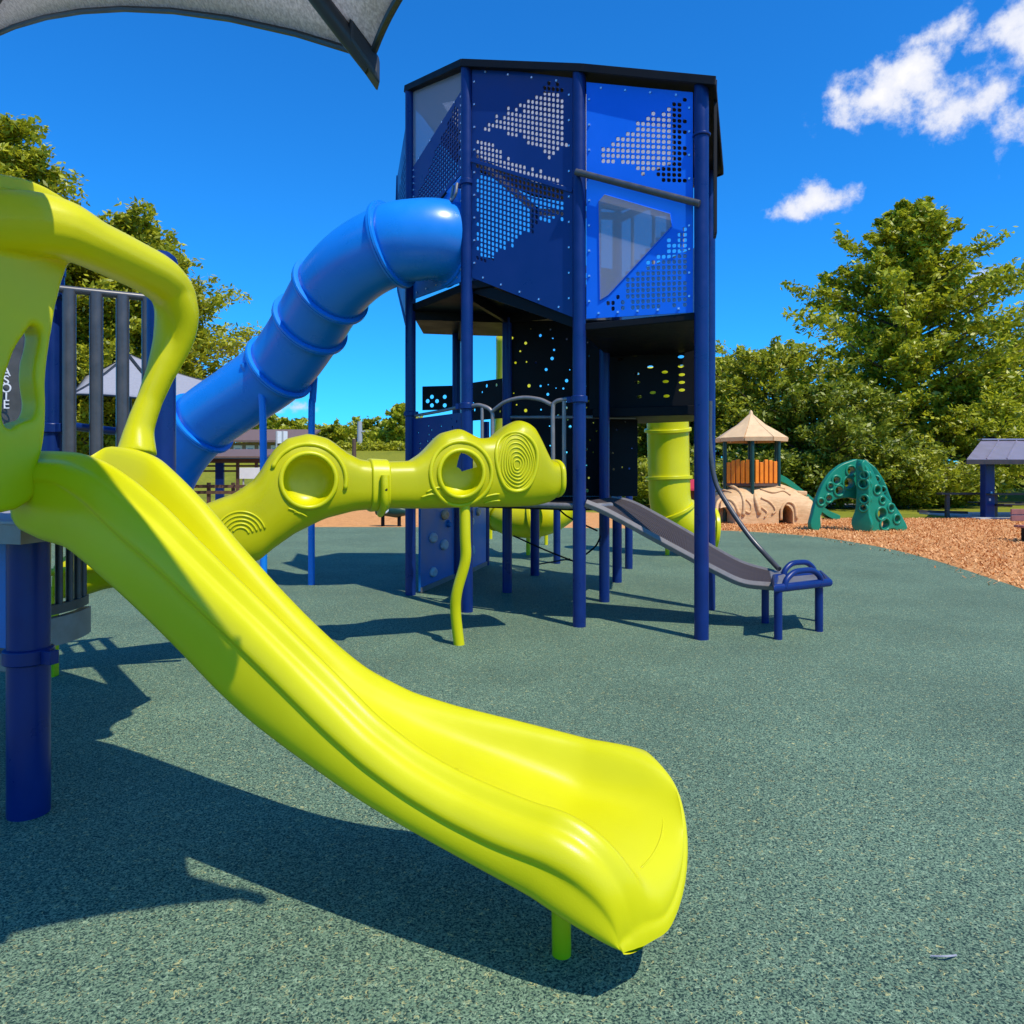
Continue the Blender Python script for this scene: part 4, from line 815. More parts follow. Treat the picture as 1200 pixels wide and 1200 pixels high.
# ------------------------------------------------------------------ blue tube slide
tube = thing('tube_slide', 'bright blue tube slide curving down from the tower on blue legs', 'slide', (-2.9, 9.3, 0))
tp = [Vector((-.66, 8.12, 4.05)), at(512, 281, 8.02), at(485, 282, 8.0), at(460, 287, 8.05), at(420, 308, 8.25), at(388, 340, 8.55), at(364, 379, 8.95), at(328, 430, 9.4), at(285, 462, 9.65), at(237, 496, 9.9), at(200, 540, 10.05), at(170, 610, 9.9), at(162, 655, 9.7)]
tp = cr_path(tp, 6); TR = .435
def tube_part(i0, i1, name='tube_section', r=TR):
    mb = MB(); mb.tube(tp[i0:i1+1], r, 36, up=None, caps=False); o = mb.build(name, M['sky_plastic'], tube, 180); md = o.modifiers.new('s', 'SOLIDIFY'); md.thickness = .02; md.offset = -1; return o
def flange(i, parent):
    p = tp[i]; d = (tp[min(i+1, len(tp)-1)]-tp[max(0, i-1)]).normalized(); mb = MB(); u = Vector((0, 0, 1)); u = (u-d*u.dot(d)).normalized(); w = d.cross(u); rg = []
    for q, rr in ((-.035, TR+.002), (-.03, TR+.05), (-.004, TR+.055), (-.003, TR+.04), (.003, TR+.04), (.004, TR+.055), (.03, TR+.05), (.035, TR+.002)):
        rg.append([p+d*q+u*(rr*math.cos(2*math.pi*k/40))+w*(rr*math.sin(2*math.pi*k/40)) for k in range(40)])
    mb.rings(rg); o = mb.build('flange', M['sky_plastic'], parent, 60)
    return p, d
cuts = [0, 18, 30, 36, 42, 54, len(tp)-1]
for i in range(len(cuts)-1): sec = tube_part(cuts[i], cuts[i+1]); (flange(cuts[i+1], sec) if i < len(cuts)-2 else None)
mb = MB(); d0 = (tp[1]-tp[0]).normalized(); mb.tube([tp[0]-d0*.02, tp[0]+d0*.05], TR+.05, 36); mb.build('mount_ring', M['sky_plastic'], tube, 60)
fl_p = tp[42]
for sgn, (bu, bv, by) in ((1, (365, 686, 9.55)), (-1, (300, 690, 9.2))):
    base = gnd(bu, bv) if sgn > 0 else Vector((-3.15, 9.2, 0)); top = fl_p+Vector((.37*sgn+.0, .28*sgn, -.12 if sgn > 0 else -.02))
    mb = MB(); mb.tube(cr_path([base, lerp(base, on(base, top.z), .8)+(Vector((top.x, top.y, 0))-on(base, 0))*.05, lerp(on(base, top.z), top, .45)+Vector((0, 0, -.28)), top+Vector((0, 0, .02))], 6), .045, 12); mb.build('support_leg', M['sky_plastic'], tube, 60)

# ------------------------------------------------------------------ roller slide with blue bench end
rsl = thing('roller_slide', 'grey roller slide running down from the tower to a blue bench end', 'slide', (1.7, 7.0, 0))
nearp = cr_path([at(686, 587, 6.95), at(712, 598, 6.95), at(760, 624, 6.93), at(812, 652, 6.9), at(842, 668, 6.87), at(872, 681, 6.84), at(912, 685, 6.8)], 5)
farp = cr_path([at(716, 583, 7.75), at(740, 588, 7.7), at(775, 606, 7.6), at(812, 627, 7.5), at(842, 645, 7.4), at(872, 660, 7.3), at(908, 670, 7.2)], 5)
mb = MB()
for P in (nearp, farp):
    mb = MB(); mb.tube([p+Vector((0, 0, -.02)) for p in P], .040, 4, up=(0, 0, 1), ry=.016); mb.build('side_rail', M['rail_grey'], rsl, 30, bevel=.004)
nr = 150; me = None
def samp(P, t): f = t*(len(P)-1); i = min(int(f), len(P)-2); return lerp(P[i], P[i+1], f-i)
for k in range(nr):
    a, b = samp(nearp, (k+.5)/nr), samp(farp, (k+.5)/nr); d = b-a
    if me is None:
        mb = MB(); mb.bar((-.5, 0, 0), (.5, 0, 0), .0115, 6); me = mb.build('roller', M['roller'], None, 60); r0 = me; me = me.data; r0.parent = rsl; o = r0
    else: o = bpy.data.objects.new('roller', me); COL.objects.link(o); o.parent = rsl
    o.location = (a+b)/2+Vector((0, 0, -.01))-root_loc(rsl); o.rotation_euler = d.to_track_quat('X', 'Z').to_euler(); o.scale = (d.length-.03, 1, 1)
mb = MB(); mb.rings([[a+Vector((0, 0, -.035)), b+Vector((0, 0, -.035)), b+Vector((0, 0, -.06)), a+Vector((0, 0, -.06))] for a, b in ((samp(nearp, t), samp(farp, t)) for t in np.linspace(0.01, .99, 24))]); mb.build('bed', M['roller'], rsl, 30)
q00, q10, q01, q11 = Vector((2.37, 6.46, 0)), Vector((2.87, 6.78, 0)), Vector((2.60, 6.98, 0)), Vector((3.06, 7.24, 0)); zb = .47
bt = [q00-Vector((.05, .06, 0)), q10+Vector((.08, -.02, 0)), q11+Vector((.05, .06, 0)), q01+Vector((-.05, .05, 0))]
mb = MB(); mb.tube(cr_path([on(p, zb) for p in bt], 5, closed=True) if False else [on(p, zb) for p in bt], .04, 10, closed=True); mb.build('bench_frame', M['navy'], rsl, 40, bevel=.01)
mb = MB(); mb.slab([on(lerp(p, (q00+q11)/2, .08), zb-.012) for p in bt], (0, 0, .02)); mb.build('bench_seat', M['steel'], rsl, 0, bevel=.004)
mb = MB(); e0, e1 = nearp[-1], farp[-1]; mb.slab([e0+Vector((-.06, 0, -.02)), e0+Vector((.10, .03, -.01)), e1+Vector((.10, .03, -.01)), e1+Vector((-.06, 0, -.02))], (0, 0, .035)); mb.build('end_cover', M['steel'], rsl, 0, bevel=.012, seg=3)
for p0, p1 in ((bt[0], bt[1]), (bt[3], bt[2])):
    a, b = lerp(p0, p1, .17), lerp(p0, p1, .86); mb = MB(); mb.tube(cr_path([on(a, zb), on(lerp(a, b, .06), zb+.07), on(lerp(a, b, .25), zb+.125), on(lerp(a, b, .5), zb+.135), on(lerp(a, b, .75), zb+.125), on(lerp(a, b, .94), zb+.07), on(b, zb)], 5), .027, 12); mb.build('bench_loop', M['navy'], rsl, 80)
for p, mm in ((q00, 'navy'), (q10, 'navy'), (q11, 'navy'), (Vector((2.50, 7.16, 0)), 'navy')):
    mb = MB(); mb.bar(on(p, 0), on(p, zb-.01), .036, 16); mb.build('bench_leg', M[mm], rsl, 40)
mb = MB(); mb.tube(cr_path([at(832, 470, 7.75), at(832, 520, 7.75), at(838, 563, 7.7), at(853, 592, 7.6), at(877, 627, 7.45), at(898, 651, 7.3), at(913, 667, 7.1)], 6), .026, 12); mb.build('slide_pole', M['bar'], rsl, 80)

# ------------------------------------------------------------------ lime tube slides behind the tower
def lime_tube(label, pts, r, cutsf, legs):
    t = thing('spiral_tube_slide', label, 'slide', (pts[-1].x, pts[-1].y, 0), 'lime tube slides behind the tower')
    P = cr_path(pts, 6); mb = MB(); mb.tube(P, r, 28, caps=False); o = mb.build('tube', M['lime'], t, 180); md = o.modifiers.new('s', 'SOLIDIFY'); md.thickness = .02; md.offset = -1
    for f in cutsf:
        i = int(f*(len(P)-1)); d = (P[min(i+1, len(P)-1)]-P[max(0, i-1)]).normalized(); mb = MB(); mb.tube([P[i]-d*.03, P[i]+d*.03], r+.045, 28); mb.build('flange', M['lime'], t, 40, bevel=.008)
    for p, zt in legs:
        mb = MB(); mb.bar(on(p, 0), on(p, zt), .04, 10); mb.build('support_leg', M['lime'], t, 40)
lime_tube('lime vertical tube slide behind the right posts of the tower, turning out at its foot', [at(782, 430, 12.7), at(782, 470, 12.8), at(783, 520, 12.9), at(784, 560, 12.9), at(786, 590, 12.9), at(798, 612, 12.95), at(820, 620, 13.0), at(838, 622, 13.0)], .365, (.24, .44, .62, .98), [(gnd(782, 651), .5)])
lime_tube('lime tube slide low behind the middle of the tower, between the dark posts', [at(602, 395, 13.4), at(602, 440, 13.4), at(600, 500, 13.3), at(592, 560, 13.1), at(588, 598, 12.9), at(612, 608, 12.6), at(640, 604, 12.5), at(662, 590, 12.8)], .33, (.2, .4, .6, .8), [(gnd(619, 651), .8), (gnd(640, 639), .8), (gnd(575, 632), .55)])

# ------------------------------------------------------------------ shade canopies
def canopy(name, label, hub, corners, sag, m, rib_m, post_base=None, rib=.03, lift=0.0, nseg=10, sags=None, plain=()):
    t = thing(name, label, 'shade canopy', (post_base or (hub[0], hub[1], 0)))
    hub = Vector(hub); n = len(corners); cs = [Vector(c) for c in corners]; vs = [hub]; fs = []; ctr = sum(cs, Vector())/n
    rows = 7; edge_pts = []
    for i in range(n):
        a, b = cs[i], cs[(i+1) % n]; inw = (ctr-(a+b)/2); inw.z = 0; L_ = (b-a).length
        for k in range(nseg):
            f = k/nseg; sg_ = sags[i] if sags else sag; edge_pts.append(lerp(a, b, f)+inw.normalized()*(sg_*L_*4*f*(1-f))+Vector((0, 0, .06*L_*4*f*(1-f)*.5)))
    m_ = len(edge_pts); idx = [[0]*m_]
    for r in range(1, rows+1):
        f = r/rows; row = []
        for p in edge_pts:
            row.append(len(vs)); q = lerp(hub, p, f); q.z -= .10*(hub.z-ctr.z)*math.sin(f*math.pi); vs.append(q)
        idx.append(row)
    for k in range(m_):
        k2 = (k+1) % m_; fs.append((0, idx[1][k], idx[1][k2]))
        for r in range(1, rows): fs.append((idx[r][k], idx[r+1][k], idx[r+1][k2], idx[r][k2]))
    mb = MB(); mb.add(vs, fs); mb.build('fabric', m, t, 40, solid=.006)
    mb = MB(); mb.tube([p+Vector((0, 0, -.004)) for p in edge_pts], rib*.42, 8, closed=True); mb.build('edge_cable', rib_m, t, 40)
    for ci, c in enumerate(cs):
        if ci in plain: continue
        o = MB(); pts = []
        for f in np.linspace(0, 1.0, 9):
            q = lerp(hub, c, f); q.z -= .10*(hub.z-ctr.z)*math.sin(f*math.pi)+.03; pts.append(q)
        o.tube(pts, rib, 10); o.build('rafter', rib_m, t, 40)
        d = (c-hub).normalized(); o = MB(); o.obox(c-d*.03+Vector((0, 0, -.025)), d*.055, Vector((-d.y, d.x, 0)).normalized()*rib*1.15, (0, 0, .03)); o.build('corner_bracket', rib_m, t, 0, bevel=.008)
    if post_base:
        pb = Vector(post_base); o = MB(); o.tube(cr_path([pb, on(pb, hub.z*.55), on(pb, hub.z*.9), on(pb, hub.z+.15)+(hub-pb)*.12*Vector((1, 1, 0)).length*0, hub+Vector((0, 0, .06))] if False else [pb, on(pb, hub.z*.5), on(pb, hub.z-.1), lerp(on(pb, hub.z+.12), hub, .12), lerp(on(pb, hub.z+.2), hub, .5), hub+Vector((0, 0, .05))], 6), rib*2.0, 14); o.build('post', rib_m, t, 60)
    else:
        o = MB(); o.bar(on(hub, 0), hub, rib*1.6, 12); o.build('post', rib_m, t, 40)
    return t
c1 = at(436, 64, 1.64); c2 = at(-62, 76, 3.3)
canopy('shade_canopy', 'grey fabric shade canopy with dark rafters overhead at the top left', (-.76, 1.50, 3.05), [c1, c2, (-2.7, 2.3, 3.15), (-1.65, 1.05, 2.85), (-.58, 1.0, 2.68), (.10, 1.30, 2.50), at(487, -34, 1.40)], .05, M['fabric'], M['dark_rib'], post_base=(-3.0, 1.2, 0), rib=.021, sags=[.05, .05, .05, .05, .04, .0, .02], plain=(6,))  # corners outside the view are shaped for the shadow they cast
fh = at(150, 415, 17)
canopy('shade_canopy', 'pale grey shade canopy far behind the bar railing, below the left trees', (fh.x, fh.y, fh.z), [at(84, 462, 15.2), at(206, 474, 15.2), at(262, 452, 17.6), at(196, 441, 19), at(98, 441, 19)], .03, M['fabric_far'], M['dark_rib'], rib=.05)

# ------------------------------------------------------------------ small carved playhouse tower far right
def playhouse():
    Y = 21.6; c = at(880, 612, Y); c.z = 0; t = thing('playhouse', 'tan play tower with pointed roof, orange boards and carved log-like base', 'playhouse', (c.x, c.y, 0))
    S = Y/FPX
    # roof: eight sided, flared, in two tiers of panels
    zt = at(0, 486, Y).z; ze = at(0, 514, Y).z; R = 1.02
    def pt(a, r, z): return Vector((c.x+r*math.cos(a), c.y+r*math.sin(a), z))
    prof = [(R, ze-.10), (R+.02, ze), (R*.74, lerp(ze, zt, .26)), (R*.74-.015, lerp(ze, zt, .275)), (R*.40, lerp(ze, zt, .56)), (R*.40-.015, lerp(ze, zt, .58)), (.05, zt)]
    for k in range(8):
        a0, a1 = k*math.pi/4+.3, (k+1)*math.pi/4+.3; mb = MB()
        for (r0, z0), (r1, z1) in zip(prof, prof[1:]): mb.add([pt(a0+.01, r0, z0), pt(a1-.01, r0, z0), pt(a1-.01, r1, z1), pt(a0+.01, r1, z1)], [(0, 1, 2, 3)])
        mb.build('roof_panel', M['tan_roof'], t, 0, solid=.03)
    mb = MB(); mb.tube([Vector((c.x, c.y, zt+d)) for d in (-.06, .02, .08, .13)], [.09, .06, .05, .02], 10); mb.build('finial', M['tan_roof'], t, 60)
    zd = at(0, 566, Y).z
    for k in range(6):
        a = k*math.pi/3+.25; p = pt(a, .86, 0); mb = MB(); mb.bar(on(p, 0), on(p, ze), .055, 10); mb.build('post', M['dkgreen'], t, 40)
    mb = MB(); mb.prism([(c.x+.9*math.cos(k*math.pi/3+.25), c.y+.9*math.sin(k*math.pi/3+.25)) for k in range(6)], zd-.08, zd); mb.build('deck', M['wood'], t, 0)
    zb0, zb1 = zd, at(0, 540, Y).z; rr = random.Random(3)
    for k in range(6):
        a0, a1 = k*math.pi/3+.25, (k+1)*math.pi/3+.25; p0, p1 = pt(a0, .88, 0), pt(a1, .88, 0)
        for j in range(5):
            f = .16+.68*j/4; p = lerp(p0, p1, f); d = (p1-p0).normalized(); w = .056; h_ = zb1+rr.uniform(-.06, .05)
            mb = MB(); mb.obox(on(p, (zb0+h_)/2), d*w, Vector((-d.y, d.x, 0))*.03, (0, 0, (h_-zb0)/2)); mb.build('orange_board', M['orange'], t, 0, bevel=.015)
    # carved base: bulging half-dome shell with arched openings
    cx_ = at(888, 610, Y).x; bw, bd, bh = 1.32, 1.05, zd+.04
    def prof2(u, vv):     # u along width -1..1, vv angle over the top
        a = vv*math.pi; w = (1-abs(u)**3.2)**(1/2.4) if abs(u) < 1 else 0
        hh = bh*(1-.35*abs(u)**2.6); 
        y = -bd*math.copysign(abs(math.cos(a))**.8, math.cos(a)); z = hh*math.sin(a)**.62
        return Vector((cx_+bw*u*(1.12-.16*math.sin(a)), c.y+y, max(0, z)))
    mb = MB(); nu, nv = 40, 26; rg = []
    for i in range(nu+1):
        u = -1+2*i/nu; rg.append([prof2(u, j/nv) for j in range(nv+1)])
    vs = [p for r in rg for p in r]; fs = [(i*(nv+1)+j, (i+1)*(nv+1)+j, (i+1)*(nv+1)+j+1, i*(nv+1)+j+1) for i in range(nu) for j in range(nv)]
    fs += [tuple(range(nv+1)), tuple(nu*(nv+1)+j for j in range(nv+1))[::-1], tuple([i*(nv+1) for i in range(nu+1)]+[i*(nv+1)+nv for i in range(nu, -1, -1)])]
    mb.add(vs, fs); w = mb.build('work', None, None, 0)
    cu = MB()
    for uc, hw, hz in ((851, .26, .50), (921, .20, .56)):
        x = at(uc, 610, c.y-bd).x; pl_ = [(x-hw, -.1), (x+hw, -.1), (x+hw, hz*.55)]+[(x+hw*math.cos(a), hz*.55+hz*.45*math.sin(a)) for a in np.linspace(.2, math.pi-.2, 8)]+[(x-hw, hz*.55)]
        cu.slab([Vector((p[0], c.y-bd-.6, p[1])) for p in pl_], (0, .6+bd*.9, 0))
    cuo = cu.build('cut', None, None, 0); bool_cut(w, cuo); bpy.context.view_layer.update(); me = evaluated(w); scrap(w); scrap(cuo); me.transform(Matrix.Translation(-root_loc(t))); me.materials.clear(); bs = link('carved_base', me, M['log'], t, 40)
    # carved ridges
    def surf(x, z):
        u = (x-cx_)/(bw*1.0); u = max(-.95, min(.95, u)); lo, hi = 0.02, .5
        for _ in range(20):
            m_ = (lo+hi)/2
            if prof2(u, m_).z < z: lo = m_
            else: hi = m_
        p = prof2(u, lo); return Vector((x, p.y-.01, z))
    def px(u, v): p = at(u, v, c.y-bd*.8); return p.x, p.z
    for line, r in (([(837, 603), (840, 590), (848, 585), (858, 588), (864, 603)], .05), ([(912, 609), (913, 596), (920, 588), (928, 592), (930, 608)], .04), ([(858, 566), (868, 575), (870, 590), (868, 604)], .05), ([(886, 567), (884, 585), (887, 602)], .06), ([(892, 573), (905, 577), (918, 575), (926, 580)], .035),
                    ([(890, 583), (900, 588), (906, 597), (902, 602)], .03), ([(873, 585), (878, 592), (876, 600), (870, 598)], .03), ([(893, 569), (910, 570), (922, 573)], .03), ([(846, 569), (842, 578), (848, 580)], .03), ([(890, 594), (896, 600), (893, 606)], .025), ([(860, 577), (852, 574), (846, 577)], .03)):
        mb = MB(); mb.tube(cr_path([surf(*px(u, v)) for u, v in line], 4), r, 6); mb.build('carved_ridge', M['log'], bs, 180)
    # stepped side on the right
    x0 = at(930, 610, Y).x
    for k in range(6):
        mb = MB(); z = .08+.16*k; mb.box((x0+.22-.045*k, c.y-.35, z), (.42-.03*k, .7, .13)); mb.build('carved_step', M['log'], t, 0, bevel=.03)
    # dark green slide going down to the right, behind
    P = cr_path([at(911, 562, Y+.3), at(922, 568, Y+.4), at(945, 586, Y+.8), at(965, 602, Y+1.1), at(980, 609, Y+1.3)], 5); mb = MB(); rg = []
    for p in P:
        rg.append([p+Vector(q) for q in ((0, -.28, .14), (0, -.22, .16), (0, -.20, .02), (0, .20, .02), (0, .22, .16), (0, .28, .14), (0, .27, -.04), (0, -.27, -.04))])
    mb.rings(rg); mb.build('slide_chute', M['green'], t, 60)
playhouse()
# a red piece of other equipment peeping out left of the playhouse
tr = thing('toy_roof', 'small red pointed toy roof left of the playhouse near the ground', 'play piece', tuple(gnd(812, 605)))
g_ = gnd(812, 605); mb = MB(); mb.rings([[Vector((g_.x+r*math.cos(k*math.pi/4), g_.y+r*math.sin(k*math.pi/4), z)) for k in range(8)] for r, z in ((.62, .88), (.6, .95), (.3, 1.12), (.04, 1.25))]); mb.build('red_roof', M['red'], tr, 0)
mb = MB(); mb.bar((g_.x, g_.y, 0), (g_.x, g_.y, .9), .10, 10); mb.build('stem', M['wood'], tr, 40)

# ------------------------------------------------------------------ green arch climber
def climber():
    Y = 18.4; o0 = gnd(1000, 622); t = thing('arch_climber', 'green moulded plastic arch climber with round hand holes on the mulch', 'climber', (o0.x, o0.y, 0))
    def wing(pts_px, holes, Ys, n3, name, th=.05):
        # profile polygon in its own upright plane, cut with round holes
        p0 = at(*pts_px[0], Ys); d = Vector((n3[1], -n3[0], 0)).normalized(); d = d if d.x > 0 else -d; nn = Vector(n3).normalized()
        def loc(u, v): p = onplane(u, v, p0, nn); return ((p-p0).dot(d), p.z)
        loops = [[loc(u, v) for u, v in pts_px]]
        me = curve_plate(name, loops, th, .03, d, nn, Vector((p0.x, p0.y, 0)), 5)
        w = bpy.data.objects.new('work', me); COL.objects.link(w); cu = MB(); rims = []
        for u, v, r in holes:
            x, z = loc(u, v); q = Vector((p0.x, p0.y, 0))+d*x+Vector((0, 0, z)); cu.bar(q-nn*.3, q+nn*.3, r, 14); rims.append((q, r))
        co = cu.build('cut', None, None, 0); bool_cut(w, co); bpy.context.view_layer.update(); me2 = evaluated(w); scrap(w); scrap(co); me2.transform(Matrix.Translation(-root_loc(t))); me2.materials.clear()
        wo = link(name, me2, M['green'], t, 40)
        for q, r in rims:
            for sg in (-1, 1): mb = MB(); mb.disc_ring(q+nn*(th+.03)*sg, nn, r+.035, .035, 18, 6); mb.build('hole_rim', M['green'], wo, 180)
        return wo
    wing([(951, 620), (957, 620), (959, 604), (966, 592), (978, 584), (992, 582), (1006, 582), (1006, 541), (994, 542), (980, 549), (967, 563), (958, 582), (952, 602)],
         [(995, 552, .10), (978, 563, .085), (992, 566, .12), (981, 575, .10), (969, 584, .07), (971, 570, .06), (960, 588, .06)], Y, (.15, -1, 0), 'arch_wing')
    wing([(1002, 618), (1019, 621), (1018, 600), (1018, 570), (1014, 545), (1008, 540), (1006, 541), (1006, 575), (1005, 595)], [(1014, 557, .07), (1013, 567, .09), (1014, 585, .07), (1013, 595, .06)], Y-.1, (-.7, -.7, 0), 'centre_wing')
    wing([(1018, 622), (1034, 622), (1044, 618), (1052, 622), (1059, 621), (1055, 608), (1046, 594), (1033, 580), (1024, 562), (1016, 546), (1010, 541), (1012, 560), (1017, 590)],
         [(1025, 574, .08), (1031, 586, .06), (1030, 602, .13), (1041, 595, .07), (1048, 608, .08), (1034, 614, .12)], Y-.2, (.35, -1, 0), 'leaf_wing')
    wing([(1010, 541), (1020, 545), (1031, 558), (1040, 578), (1042, 590), (1036, 590), (1030, 572), (1020, 556)], [(1026, 562, .06), (1034, 574, .05)], Y+.5, (-.45, -1, 0), 'back_wing')
    mb = MB(); a = at(1006.5, 540, Y-.08); mb.tube(cr_path([on(a, .95), on(a, 1.4), a+Vector((0, 0, .03))], 4), .05, 8); mb.build('ridge_post', M['green'], t, 60)
climber()

# ------------------------------------------------------------------ picnic shelter and furniture at the right edge
def shelter():
    Y = 23.2; b = gnd(1157, 608); t = thing('picnic_shelter', 'open picnic shelter with seamed grey metal roof on thick navy posts', 'shelter', (b.x, b.y, 0))
    x0, zr, ze = at(1133, 0, 22.2).x, at(0, 517, 24.5).z, at(0, 541, 22.2).z
    n = 14; w = .62; ridge_y = 25.0; eave_y = 22.2
    zr = CAM_H+(HOR-517)/FPX*ridge_y; ze = CAM_H+(HOR-539)/FPX*eave_y; xr = at(1150, 0, ridge_y).x
    for i in range(n):
        for sgn in (0,):
            ye = eave_y if sgn == 0 else 2*ridge_y-eave_y; s0 = .0
            mb = MB(); xa, xb = x0+i*w, x0+(i+1)*w-.02; ra, rb = xr+i*w, xr+(i+1)*w-.02
            mb.slab([(xa, ye, ze), (xb, ye, ze), (rb, ridge_y, zr), (ra, ridge_y, zr)], (0, 0, .03)); mb.build('roof_panel', M['metal_roof'], t, 0)
            mb = MB(); mb.beam((xb+.01, ye, ze+.035), (rb+.01, ridge_y, zr+.035), .03, .05); mb.build('roof_seam', M['metal_roof'], t, 0)
    mb = MB(); mb.beam((x0, eave_y+.02, ze-.06), (x0+n*w, eave_y+.02, ze-.06), .05, .14); mb.build('eave_beam', M['table'], t, 0)
    mb = MB(); mb.beam((xr-.05, ridge_y, zr+.06), (xr+n*w, ridge_y, zr+.06), .25, .05); mb.build('ridge_cap', M['metal_roof'], t, 0)
    for x, y in ((b.x, b.y), (b.x+6.5, b.y), (b.x+3.2, 24.85), (b.x+7.5, 24.85)):
        mb = MB(); mb.box((x, y, (ze-.05)/2), (.30, .30, ze-.05)); p_ = mb.build('post', M['navy'], t, 0, bevel=.03)
        for k in range(2): mb = MB(); mb.box((x-.02+.05*k, y-.155, .62+.22*k), (.05, .02, .07)); mb.build('outlet_box', M['white'], p_, 0)
    mb = MB(); mb.box((b.x+3.4, 24.3, .03), (8.0, 3.4, .06)); mb.build('concrete_pad', M['concrete'], t, 0, bevel=.01)
shelter()
def picnic_table(x, y, label):
    t = thing('picnic_table', label, 'picnic table', (x, y, 0.06))
    for k in range(4): mb = MB(); mb.box((x+1.0, y-.3+.2*k, .80), (2.0, .185, .04)); mb.build('top_plank', M['table'], t, 0, bevel=.006)
    for s in (-1, 1):
        for k in range(2): mb = MB(); mb.box((x+1.0, y+s*.75+(k-.5)*.16, .50), (1.9, .15, .04)); mb.build('seat_plank', M['table'], t, 0, bevel=.006)
    for xx in (x+.35, x+1.6):
        mb = MB(); mb.box((xx, y, .43), (.14, .14, .72)); mb.build('leg', M['table'], t, 0, bevel=.01)
        mb = MB(); mb.beam((xx, y-.8, .45), (xx, y+.8, .45), .06, .06); mb.build('seat_arm', M['table'], t, 0)
g2 = gnd(1190, 609); picnic_table(g2.x-.75, g2.y+.4, 'dark picnic table under the metal roof of the shelter')
def railing():
    a = gnd(1110, 607); b = at(1260, 607, a.y); t = thing('timber_rail', 'dark timber rail fence with a wide top board on the lawn left of the shelter', 'fence', (a.x, a.y, 0))
    z = at(0, 578.5, a.y).z
    mb = MB(); mb.box(((at(1101, 0, a.y).x+at(1154, 0, a.y).x)/2, a.y+.02, z), (at(1154, 0, a.y).x-at(1101, 0, a.y).x, .3, .06)); mb.build('top_board', M['table'], t, 0)
    mb = MB(); mb.beam((at(1082, 0, a.y).x, a.y+.3, .20), (at(1140, 0, a.y).x, a.y+.3, .16), .12, .08); mb.build('low_board', M['table'], t, 0)
    mb = MB(); mb.box((a.x, a.y, z/2), (.11, .11, z)); mb.build('post', M['table'], t, 0)
railing()
bn = gnd(1196, 636); t = thing('park_bench', 'red-brown slatted bench cut by the right edge of the picture', 'bench', (bn.x+.5, bn.y, 0))
for k in range(3): mb = MB(); mb.box((bn.x+.85, bn.y-.15+.15*k, .34), (1.7, .13, .05)); mb.build('seat_slat', M['redwood'], t, 0, bevel=.008)
for k in range(2): mb = MB(); mb.box((bn.x+.85, bn.y+.30, .5+.14*k), (1.7, .04, .12)); mb.build('back_slat', M['redwood'], t, 0, bevel=.008)
for xx in (.25, 1.45): mb = MB(); mb.box((bn.x+xx, bn.y+.05, .155), (.06, .5, .31)); mb.build('leg', M['black'], t, 0)
# low stone edging with brush pile on the slope behind the shelter
# ------------------------------------------------------------------ far things at the left and middle
def far_building():
    Y = 52; x0, x1 = at(228, 0, Y).x, at(330, 0, Y).x; zb = 2.2; z1 = at(0, 519, Y).z; zr = at(0, 511, Y).z
    t = thing('low_building', 'low tan building with a row of white windows far behind the tube slide', 'building', ((x0+x1)/2, Y, zb))
    mb = MB(); mb.box(((x0+x1)/2, Y+3, (zb+z1)/2), (x1-x0, 6, z1-zb)); w = mb.build('wall', M['tanwall'], t, 0)
    n = 7; ww = (x1-x0)/n
    for i in range(n):
        x = x0+(i+.5)*ww; mb = MB(); zc_ = at(0, 527, Y).z; mb.box((x, Y-.03, zc_), (ww*.68, .08, .62)); f_ = mb.build('window', M['white'], t, 0)
        mb = MB(); mb.box((x, Y-.085, zc_-.08), (ww*.42, .03, .34)); mb.build('pane', M['winglass'], f_, 0)
    mb = MB(); mb.slab([(x0-.8, Y-1, z1), (x1+2, Y-1, z1), (x1+2, Y+3, zr+.5), (x0-.8, Y+3, zr+.5)], (0, 0, .15)); mb.build('roof', M['brownroof'], t, 0)
far_building()
def pergola():
    Y = 27; x0, x1 = at(222, 0, Y).x, at(306, 0, Y).x; t = thing('pergola', 'brown timber pavilion with navy corner post, seen under the tube slide', 'pavilion', (x1, Y, 0))
    zt = at(0, 540, Y).z
    mb = MB(); mb.beam((x0, Y, zt), (x1, Y, zt), .12, .16); mb.build('front_beam', M['wood'], t, 0)
    mb = MB(); mb.slab([(x0-.3, Y-.4, zt+.1), (x1+.3, Y-.4, zt+.1), (x1+.1, Y+2.4, zt+.45), (x0-.3, Y+2.4, zt+.45)], (0, 0, .06)); mb.build('roof', M['brownroof'], t, 0)
    for u in (257, 278, 300): x = at(u, 0, Y).x; mb = MB(); mb.box((x, Y+.05, zt/2), ((.30 if u == 257 else .09), .12, zt)); mb.build('post', M['navy'] if u == 257 else M['wood'], t, 0)
    for v in (546, 552): mb = MB(); mb.beam((x0, Y+.1, at(0, v, Y).z), (x1, Y+.1, at(0, v, Y).z), .06, .07); mb.build('rail', M['wood'], t, 0)
pergola()
def board():
    Y = 24; t = thing('white_board', 'plain white board on two short posts below the tube slide', 'board', tuple(on(at(296, 0, Y), 0)))
    a, b = at(281, 548, Y), at(312, 561, Y); mb = MB(); mb.box(((a.x+b.x)/2, Y, (a.z+b.z)/2), (b.x-a.x, .05, a.z-b.z)); mb.build('panel', M['white'], t, 0)
    for x in (a.x+.1, b.x-.1): mb = MB(); mb.bar((x, Y+.05, 0), (x, Y+.05, a.z-.05), .03, 8); mb.build('post', M['pole'], t, 0)
board()
